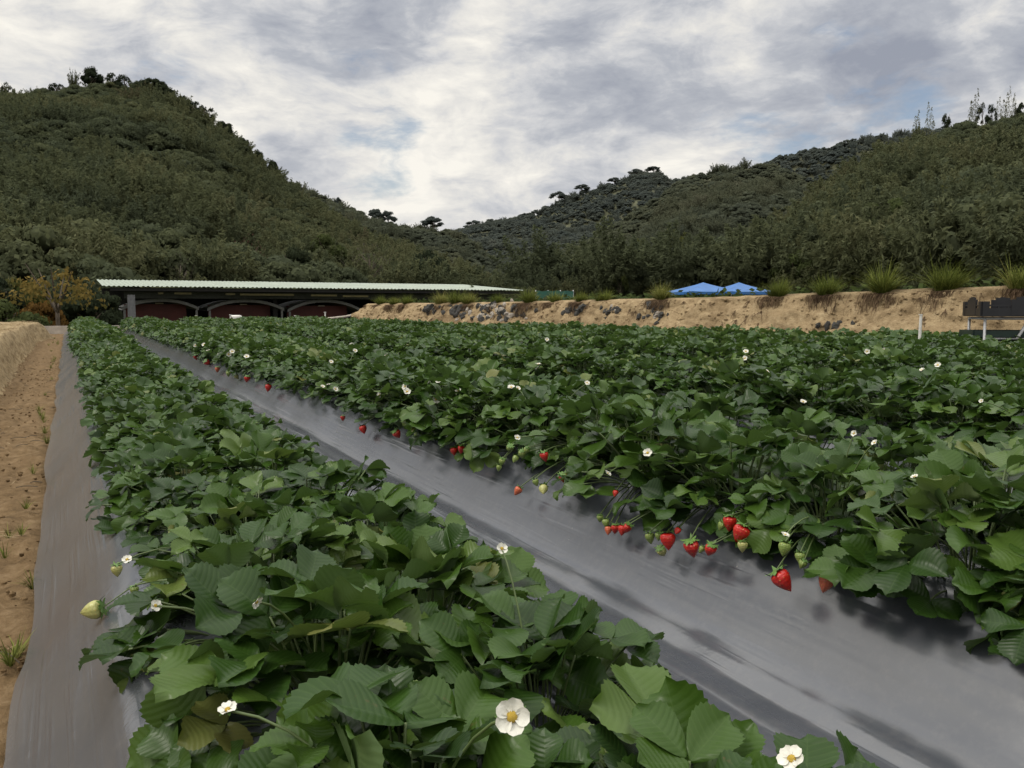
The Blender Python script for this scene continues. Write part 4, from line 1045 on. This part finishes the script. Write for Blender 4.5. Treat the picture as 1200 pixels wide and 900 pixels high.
# ------------------------------------------------------------------ hills
def hill(name, sil, Rf, Ff, canopy, zfoot, label, gully=0.15, nth=170, nr=70, seed=1.0, back=160):
    """sheet from a foot line to a ridge line; sil = ridge outline as seen from the field, Rf/Ff = ridge and foot distances along it"""
    pxs = np.linspace(sil[0][0], sil[-1][0], nth)
    pys = np.interp(pxs, [s[0] for s in sil], [s[1] for s in sil])
    G = np.zeros((nth, nr, 3)); TT = np.zeros((nth, nr))
    for i, (px, py) in enumerate(zip(pxs, pys)):
        Rr = np.interp(px, [a[0] for a in Rf], [a[1] for a in Rf]); Fr = np.interp(px, [a[0] for a in Ff], [a[1] for a in Ff])
        d = ray(px, py); hd = d[:2]/np.linalg.norm(d[:2]); el = d[2]/np.linalg.norm(d[:2])
        zr = max(zfoot, H+Rr*el-canopy)
        nb = int(nr*.8)
        ts = np.concatenate([np.linspace(0, 1, nb), 1+np.linspace(.04, 1, nr-nb)])
        for j, t in enumerate(ts):
            r = Fr+(Rr-Fr)*min(t, 1)+max(0, t-1)*back
            z = zfoot+(zr-zfoot)*((0.80*t+0.20*t*t) if t <= 1 else 1-.9*(t-1)**1.3)
            G[i, j] = (hd[0]*r, hd[1]*r, z); TT[i, j] = t
    gl = nz(G, (.012, .012, .0), 1.0, 4, seed)
    hgt = (G[..., 2]-zfoot)
    G[..., 2] += gl*gully*hgt*np.clip(np.minimum(TT, 1)*(1-np.clip(TT, 0, 1))*4, 0, 1)*1.6
    mb = MB(); mb.grid(G[:, ::-1] if False else G)
    o = mb.obj(name, M['hill']); tag(o, label, kind='structure')
    return G, TT
def hill_pt(G, TT, u, t):
    """interpolate the sheet: u along, t from foot 0 to ridge 1"""
    n = G.shape[0]; i = np.clip(u*(n-1), 0, n-1.001); i0 = i.astype(int); f = (i-i0)[:, None]
    nb = int(G.shape[1]*.8); j = np.clip(np.where(t <= 1, t*(nb-1), nb-1+(t-1)*(G.shape[1]-nb)), 0, G.shape[1]-1.001); j0 = j.astype(int); g_ = (j-j0)[:, None]
    return (G[i0, j0]*(1-f)+G[i0+1, j0]*f)*(1-g_)+(G[i0, j0+1]*(1-f)+G[i0+1, j0+1]*f)*g_
def forest(name, G, TT, n, mat, hrange, bamboo, label, tmax=1.12, seed=0, tmin=0.0):
    rng = np.random.default_rng(seed)
    # area weighting
    A = np.linalg.norm(np.cross(G[1:, :-1]-G[:-1, :-1], G[:-1, 1:]-G[:-1, :-1]), axis=-1)
    A = A*(TT[:-1, :-1] < tmax)*(TT[:-1, :-1] >= tmin); pr = A.ravel()/A.sum()
    c = rng.choice(len(pr), n, p=pr); i, j = np.unravel_index(c, A.shape); f, g_ = rng.random((n, 1)), rng.random((n, 1))
    p = (G[i, j]*(1-f)+G[i+1, j]*f)*(1-g_)+(G[i, j+1]*(1-f)+G[i+1, j+1]*f)*g_
    patchn = nz(p, (.02, .02, .03), 1.0, 3, seed+2.0)
    isb = rng.random(n) < np.clip(bamboo+patchn*1.1, 0.02, .98)
    idx = np.where(isb, 6+rng.integers(0, 4, n), rng.integers(0, 6, n))
    hh = (hrange[0]*.75+(hrange[1]*1.12-hrange[0]*.75)*rng.random(n)**1.7)*(1+.25*patchn)
    tint = np.clip(.42+.50*nz(p, (.016, .016, .02), 1.0, 4, seed+9.0)+rng.normal(0, .17, n)+np.where(isb, .14, -.10)+(rng.random(n) < .035)*.4, 0, 1)
    scl = hh/2.1; p[:, 2] -= hh*.12
    rot = np.zeros((n, 3)); rot[:, 2] = rng.uniform(0, 6.28, n); rot[:, :2] = rng.normal(0, .06, (n, 2))
    return scatter(name, p, rot, scl, idx, tint, [mb.mesh(name+'_crown', M[mat]) for mb in BROAD+BAMB], label)

SIL_A = [(-420, 190), (-250, 140), (-120, 112), (0, 101), (60, 97), (105, 90), (150, 92), (185, 97), (215, 115), (260, 145), (300, 185), (340, 212), (375, 236), (400, 253), (430, 268), (480, 290), (540, 316), (585, 336), (620, 350)]
GA, TA = hill('left_hill', SIL_A, [(-420, 330), (100, 300), (350, 260), (620, 170)], [(-420, 60), (0, 62), (300, 80), (620, 110)], 7.0, -1.6, 'steep forested hill filling the left of the valley', seed=1.3)
SIL_A2 = [(300, 215), (340, 206), (385, 228), (430, 246), (470, 258), (500, 258), (530, 264), (550, 275), (580, 300), (615, 335)]
GA2, TA2 = hill('left_spur', SIL_A2, [(300, 430), (620, 400)], [(300, 220), (620, 240)], 7.0, -1.0, 'darker wooded spur behind the left hill', seed=4.1, nth=90)
SIL_B = [(490, 290), (520, 268), (550, 256), (590, 249), (630, 240), (660, 225), (690, 213), (715, 208), (745, 196), (770, 193), (785, 203), (810, 200), (850, 200), (900, 190), (960, 190)]
GB, TB = hill('far_hill', SIL_B, [(490, 640), (960, 680)], [(490, 340), (960, 380)], 8.0, -1.0, 'hazy blue-green far hill closing the valley', seed=6.7, nth=110)
SIL_C2 = [(860, 200), (900, 180), (930, 168), (970, 161), (1010, 152), (1060, 146), (1100, 141), (1180, 140), (1300, 150)]
GC2, TC2 = hill('right_back_ridge', SIL_C2, [(860, 520), (1300, 480)], [(860, 330), (1300, 320)], 7.0, 0.0, 'bluish ridge behind the right hill', seed=8.2, nth=80)
SIL_C = [(560, 330), (590, 315), (640, 290), (700, 265), (745, 240), (780, 212), (810, 196), (840, 186), (880, 181), (905, 181), (940, 195), (1000, 230), (1060, 260)]
GC, TC = hill('right_middle_hill', SIL_C, [(560, 330), (800, 370), (1060, 360)], [(560, 170), (1060, 190)], 7.0, 0.0, 'wooded middle hill on the right of the valley', seed=11.9, nth=110)
SIL_D = [(620, 354), (690, 343), (750, 330), (810, 312), (870, 284), (930, 238), (980, 194), (1040, 158), (1080, 142), (1140, 126), (1200, 118), (1320, 108), (1500, 110), (1700, 130)]
GD, TD = hill('right_hill', SIL_D, [(620, 150), (930, 200), (1200, 230), (1700, 240)], [(620, 90), (930, 80), (1200, 70), (1700, 70)], 8.5, 0.2, 'forested bamboo hillside rising on the right', seed=14.4)
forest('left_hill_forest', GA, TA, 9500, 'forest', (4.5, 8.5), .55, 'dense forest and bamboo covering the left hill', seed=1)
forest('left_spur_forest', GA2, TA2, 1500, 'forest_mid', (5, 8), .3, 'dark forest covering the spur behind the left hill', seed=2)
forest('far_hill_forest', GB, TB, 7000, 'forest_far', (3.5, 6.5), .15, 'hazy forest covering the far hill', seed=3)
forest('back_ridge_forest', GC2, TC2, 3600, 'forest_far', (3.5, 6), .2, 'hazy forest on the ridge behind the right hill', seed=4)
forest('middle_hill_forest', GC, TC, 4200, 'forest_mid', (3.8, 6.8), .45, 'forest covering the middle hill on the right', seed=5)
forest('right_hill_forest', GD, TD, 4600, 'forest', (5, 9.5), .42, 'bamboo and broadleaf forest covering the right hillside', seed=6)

# single trees along the skylines
def ridge_tree(G, TT, sil, px, top, wpx, kind, mat, name, label, t=1.0, cat='tree', group=None, pale=False):
    u = (px-sil[0][0])/(sil[-1][0]-sil[0][0])
    b = hill_pt(G, TT, np.array([u]), np.array([t]))[0]; dep = depth_of(b)
    v = b-EYE; py = 450-FPX*(v@Uv)/dep
    h = max(2.0, (py-top)/FPX*dep)
    return tree(name, b-np.array([0, 0, .3]), h, wpx/FPX*dep, kind, mat, label, cat, group, pale)
L_ = [(5, 91, 14, ('airy', 0), 'tree_dark', 'broadleaf_tree', 'thin dark tree at the far left end of the left skyline'),
 (66, 93, 18, ('airy', 1), 'tree_dark', 'broadleaf_tree', 'low domed tree on the left skyline just before the bamboo'),
 (86, 80, 12, ('bamboo', 0), 'bamboo', 'bamboo_clump', 'leaning feathery bamboo beside the tallest tree on the left summit'),
 (107, 74, 22, ('broad', 1), 'tree_dark', 'broadleaf_tree', 'tallest dark tree on the summit of the left hill'),
 (131, 81, 17, ('airy', 2), 'tree_dark', 'broadleaf_tree', 'airy spreading tree right of the tallest one on the left summit'),
 (146, 82, 15, ('airy', 3), 'tree_dark', 'broadleaf_tree', 'open crowned tree at the right end of the summit group'),
 (165, 90, 18, ('broad', 3), 'tree_dark', 'broadleaf_tree', 'round tree on the left skyline where the ridge begins to fall'),
 (180, 88, 26, ('broad', 2), 'tree_dark', 'broadleaf_tree', 'broad dense tree on the shoulder of the left hill'),
 (193, 97, 20, ('broad', 4), 'tree_dark', 'broadleaf_tree', 'dense tree just below the shoulder of the left hill'),
 (213, 107, 18, ('airy', 0), 'tree_dark', 'broadleaf_tree', 'first see-through tree below the shoulder of the left hill'),
 (226, 112, 18, ('airy', 1), 'tree_dark', 'broadleaf_tree', 'second see-through tree below the shoulder of the left hill'),
 (240, 116, 18, ('airy', 2), 'tree_dark', 'broadleaf_tree', 'tallest see-through tree on the falling left ridge'),
 (262, 137, 18, ('broad', 5), 'tree_dark', 'broadleaf_tree', 'round tree on the falling left ridge under the grey cloud'),
 (285, 157, 17, ('broad', 0), 'tree_dark', 'broadleaf_tree', 'round tree halfway down the left ridge'),
 (303, 171, 16, ('broad', 1), 'tree_dark', 'broadleaf_tree', 'dark tree below the halfway tree of the left ridge'),
 (320, 183, 16, ('broad', 2), 'tree_dark', 'broadleaf_tree', 'last tall dark tree before the smooth lower part of the left ridge')]
for px, top, wp, kd, mt, nm, lb in L_: ridge_tree(GA, TA, SIL_A, px, top-1, wp*1.3, kd, mt, nm, lb, cat='bamboo' if nm == 'bamboo_clump' else 'tree', group='trees along the left skyline')
for px, top, wp, kd, lb in [(440, 235, 18, ('airy', 1), 'left one of the tree pair on the low saddle ridge'), (455, 237, 18, ('airy', 3), 'right one of the tree pair on the low saddle ridge'), (508, 244, 26, ('broad', 3), 'lone round tree at the right end of the low saddle ridge'), (396, 222, 9, ('airy', 2), 'small tree on the saddle ridge left of the tree pair')]:
    ridge_tree(GA2, TA2, SIL_A2, px, top+6, wp*1.15, ('broad', px % 6), 'tree_far', 'broadleaf_tree', lb, group='trees on the low saddle ridge')
for px, top, wp, kd, lb in [(555, 251, 22, ('airy', 0), 'low spreading tree at the left foot of the far hill skyline'), (575, 250, 14, ('airy', 1), 'small tree beside the spreading one at the foot of the far skyline'), (655, 217, 26, ('airy', 2), 'spreading tree on the first shoulder of the far hill'), (682, 209, 24, ('broad', 2), 'dense tree on the first shoulder of the far hill'), (745, 191, 22, ('broad', 1), 'dense tree left of the far hill top'), (766, 188, 24, ('broad', 0), 'dense round tree on the top of the far hill'), (720, 201, 20, ('airy', 3), 'open tree on the slope left of the far hill top')]:
    ridge_tree(GB, TB, SIL_B, px, top+5, wp*.9, ('broad', px % 6), 'tree_far', 'broadleaf_tree', lb, group='trees on the far hill skyline')
for px, top, wp, lb in [(1075, 122, 12, 'short faint bamboo plume on the right ridge, leftmost'), (1090, 112, 11, 'slim faint bamboo plume second from the left on the right ridge'), (1140, 97, 13, 'tall conical bamboo plume standing alone on the right ridge'), (1170, 105, 9, 'thin bamboo plume left of the tallest one on the right ridge'), (1180, 95, 11, 'tallest bamboo plume near the right frame edge'), (1189, 101, 10, 'bamboo plume close behind the tallest one at the right edge')]:
    ridge_tree(GD, TD, SIL_D, px, top+7, wp*2.0, ('plume', px % 4), 'plume', 'bamboo_clump', lb, cat='bamboo', group='bamboo plumes on the right skyline')
for px, top, wp, lb in [(1152, 111, 16, 'dark round tree right of the lone bamboo plume'), (1163, 113, 13, 'small dark tree between the bamboo plumes'), (1197, 110, 16, 'dark round tree cut by the right frame edge on the ridge'), (1110, 124, 14, 'small round tree left of the lone bamboo plume')]:
    ridge_tree(GD, TD, SIL_D, px, top, wp, ('airy', px % 4), 'tree_dark', 'broadleaf_tree', lb, group='round trees on the right skyline')
# single trees that stand out on the slopes
S_ = [(GA, TA, SIL_A, 38, 262, 70, .06, ('bare', 0), 'tree_red', 'russet_tree', 'dull russet tree at the foot of the left hill, far left', False),
 (GA, TA, SIL_A, 95, 285, 80, .04, ('bare', 1), 'tree_grey', 'bare_tree', 'grey twiggy tree left of the shed roof', False),
 (GA, TA, SIL_A, 203, 292, 36, .02, ('bare', 2), 'tree_grey', 'bare_tree', 'pale bare branching tree right behind the shed roof', True),
 (GA, TA, SIL_A, 288, 270, 50, .06, ('bare', 3), 'tree_red', 'russet_tree', 'russet tree above the middle of the shed roof', False),
 (GA, TA, SIL_A, 385, 325, 32, .0, ('broad', 2), 'tree_gold', 'golden_tree', 'golden bush peeping over the shed roof', False),
 (GA, TA, SIL_A, 160, 288, 60, .05, ('broad', 4), 'tree_green', 'broadleaf_tree', 'olive tree behind the left part of the shed roof', False),
 (GA, TA, SIL_A, 250, 290, 62, .05, ('broad', 5), 'tree_dark', 'broadleaf_tree', 'dark round tree between the pale bare tree and the russet one', False),
 (GA, TA, SIL_A, 345, 283, 60, .06, ('broad', 1), 'tree_dark', 'broadleaf_tree', 'dark tree right of the russet tree above the shed', False),
 (GA, TA, SIL_A, 380, 262, 60, .15, ('broad', 0), 'tree_green', 'broadleaf_tree', 'rounded green tree low on the left hill above the golden bush', False),
 (GA, TA, SIL_A, 435, 280, 60, .08, ('bare', 1), 'tree_grey', 'bare_tree', 'grey brown tree above the right part of the shed roof', False),
 (GA, TA, SIL_A, 500, 285, 60, .08, ('broad', 3), 'tree_dark', 'broadleaf_tree', 'dark tree above the right end of the shed roof', False),
 (GA, TA, SIL_A, 150, 158, 36, .66, ('broad', 2), 'tree_lime', 'broadleaf_tree', 'paler green tree high on the left hillside', False),
 (GA, TA, SIL_A, 165, 195, 34, .5, ('bamboo', 1), 'tree_lime', 'bamboo_clump', 'pale bamboo below the paler tree on the left hillside', False),
 (GD, TD, SIL_D, 655, 312, 46, .12, ('broad', 3), 'tree_green', 'broadleaf_tree', 'olive tree right of the shed roof end', False),
 (GD, TD, SIL_D, 700, 312, 26, .02, ('airy', 1), 'tree_mix', 'yellowing_tree', 'yellow dotted tree between bank and hill, left one', False),
 (GD, TD, SIL_D, 727, 318, 22, .0, ('airy', 2), 'tree_mix', 'yellowing_tree', 'yellow dotted tree between bank and hill, right one', False),
 (GD, TD, SIL_D, 745, 278, 40, .22, ('bamboo', 2), 'tree_lime', 'bamboo_clump', 'light green bamboo above the yellow dotted trees', False),
 (GD, TD, SIL_D, 790, 262, 50, .24, ('bamboo', 3), 'tree_lime', 'bamboo_clump', 'light green bamboo above the left blue canopy', False),
 (GD, TD, SIL_D, 865, 262, 50, .25, ('broad', 0), 'tree_green', 'broadleaf_tree', 'layered dark green tree above the right blue canopy', False),
 (GD, TD, SIL_D, 935, 290, 60, .02, ('broad', 1), 'tree_green', 'broadleaf_tree', 'olive tree behind the bank, right of the blue canopies', False),
 (GD, TD, SIL_D, 1003, 290, 34, .01, ('bare', 2), 'tree_red', 'russet_tree', 'thin russet tree behind the grass clumps', False),
 (GD, TD, SIL_D, 1045, 218, 80, .18, ('broad', 5), 'tree_green', 'broadleaf_tree', 'big round green tree on the right hillside', False),
 (GD, TD, SIL_D, 1075, 268, 70, .03, ('broad', 2), 'tree_dark', 'broadleaf_tree', 'dark tree below the big round one on the right', False),
 (GD, TD, SIL_D, 1130, 238, 86, .10, ('broad', 4), 'tree_green', 'broadleaf_tree', 'broad olive tree right of the big round one', False),
 (GD, TD, SIL_D, 1130, 208, 50, .25, ('bamboo', 1), 'tree_lime', 'bamboo_clump', 'pointed light bamboo above the broad olive tree', False),
 (GD, TD, SIL_D, 1190, 262, 80, .03, ('broad', 3), 'tree_dark', 'broadleaf_tree', 'dark tree at the right frame edge above the crate', False)]
for G_, T_, sl2, px, top, wp, t, kd, mt, nm, lb, pl in S_:
    ridge_tree(G_, T_, sl2, px, top-(8 if t < .1 else 0), wp, kd, mt, nm, lb, t, 'bamboo' if nm == 'bamboo_clump' else 'tree', None, pl)

# trees close to the far left corner of the field
b = at_y(68, 379, 24.0); b[2] = -.6
e = tree('persimmon_tree', b, 2.5, 2.3, ('airy', 9), 'tree_mix', 'small forked tree with sparse yellow and green leaves at the far left corner', pale=False)
for ch in list(e.children):
    if ch.name.startswith('trunk'):
        mb = MB(); t = np.linspace(0, 1, 6)[:, None]
        mb.tube(np.hstack([0*t, 0*t, 1.05*t]), .06-.015*t[:, 0], 6)
        for dx, dy, l in ((-.55, .1, 1.2), (.5, -.2, 1.1), (.75, .3, 1.2), (-.85, -.3, 1.1), (.1, .5, 1.3)): mb.tube(np.hstack([dx*t*l, dy*t*l, 1.0+.95*t*l]), .035*(1-.75*t[:, 0]), 5)
        ch.data = mb.mesh('trunk', M['bark']); ch.scale = (1, 1, 1); ch.location = (0, 0, 0)
    else:
        ch.data = crown_broad(77, 28, 20, 1.05, .75, .075, .7, False).mesh('crown', M['tree_mix'])
for px, py, y, h, w_, kd, mt, nm, lb in [(44, 384, 25.5, 1.9, 1.6, ('broad', 2), 'tree_gold', 'golden_bush', 'rusty golden bush left of the small forked tree'), (8, 385, 22, 1.9, 1.9, ('broad', 3), 'tree_green', 'green_bush', 'dark green bush at the left frame edge beyond the bund'),
      (108, 384, 28, 2.4, 2.3, ('broad', 4), 'tree_dark', 'dark_bush', 'very dark bush between the forked tree and the shed'), (127, 384, 35, 2.4, 1.0, ('broad', 5), 'tree_dark', 'dark_bush', 'very dark bush at the left end of the shed'), (82, 384, 30, 2.5, 2.4, ('broad', 1), 'tree_dark', 'dark_bush', 'dark bush right behind the small forked tree'),
      (14, 384, 27, 3.0, 2.2, ('airy', 4), 'tree_mix', 'yellowing_bush', 'yellow and green bush at the left frame edge behind the dark one'), (-14, 384, 26, 2.7, 2.4, ('broad', 0), 'tree_dark', 'dark_bush', 'dark bush cut by the left frame edge'), (26, 384, 32, 2.4, 2.6, ('broad', 5), 'tree_dark', 'dark_bush', 'dark bush behind the rusty golden bush')]:
    b = at_y(px, py, y); b[2] = -1.4 if y > 24 else -.9
    tree(nm, b, h+(.5 if y > 24 else 0), w_, kd, mt, lb, 'bush')
# undergrowth at the foot of the hills
pts = []; 
for i in range(420):
    px = RNG.uniform(-60, 640); dep = RNG.uniform(46, 66); p = at_depth(px, 372, dep); p[2] = -1.6; pts.append(p)
for i in range(420):
    px = RNG.uniform(600, 1320); dep = RNG.uniform(86, 98) if px < 850 else RNG.uniform(76, 92); p = at_depth(px, 350, dep); p[2] = .4; pts.append(p)
n = len(pts); rot = np.zeros((n, 3)); rot[:, 2] = RNG.uniform(0, 6, n)
pts = np.array(pts); right = pts[:, 2] > 0
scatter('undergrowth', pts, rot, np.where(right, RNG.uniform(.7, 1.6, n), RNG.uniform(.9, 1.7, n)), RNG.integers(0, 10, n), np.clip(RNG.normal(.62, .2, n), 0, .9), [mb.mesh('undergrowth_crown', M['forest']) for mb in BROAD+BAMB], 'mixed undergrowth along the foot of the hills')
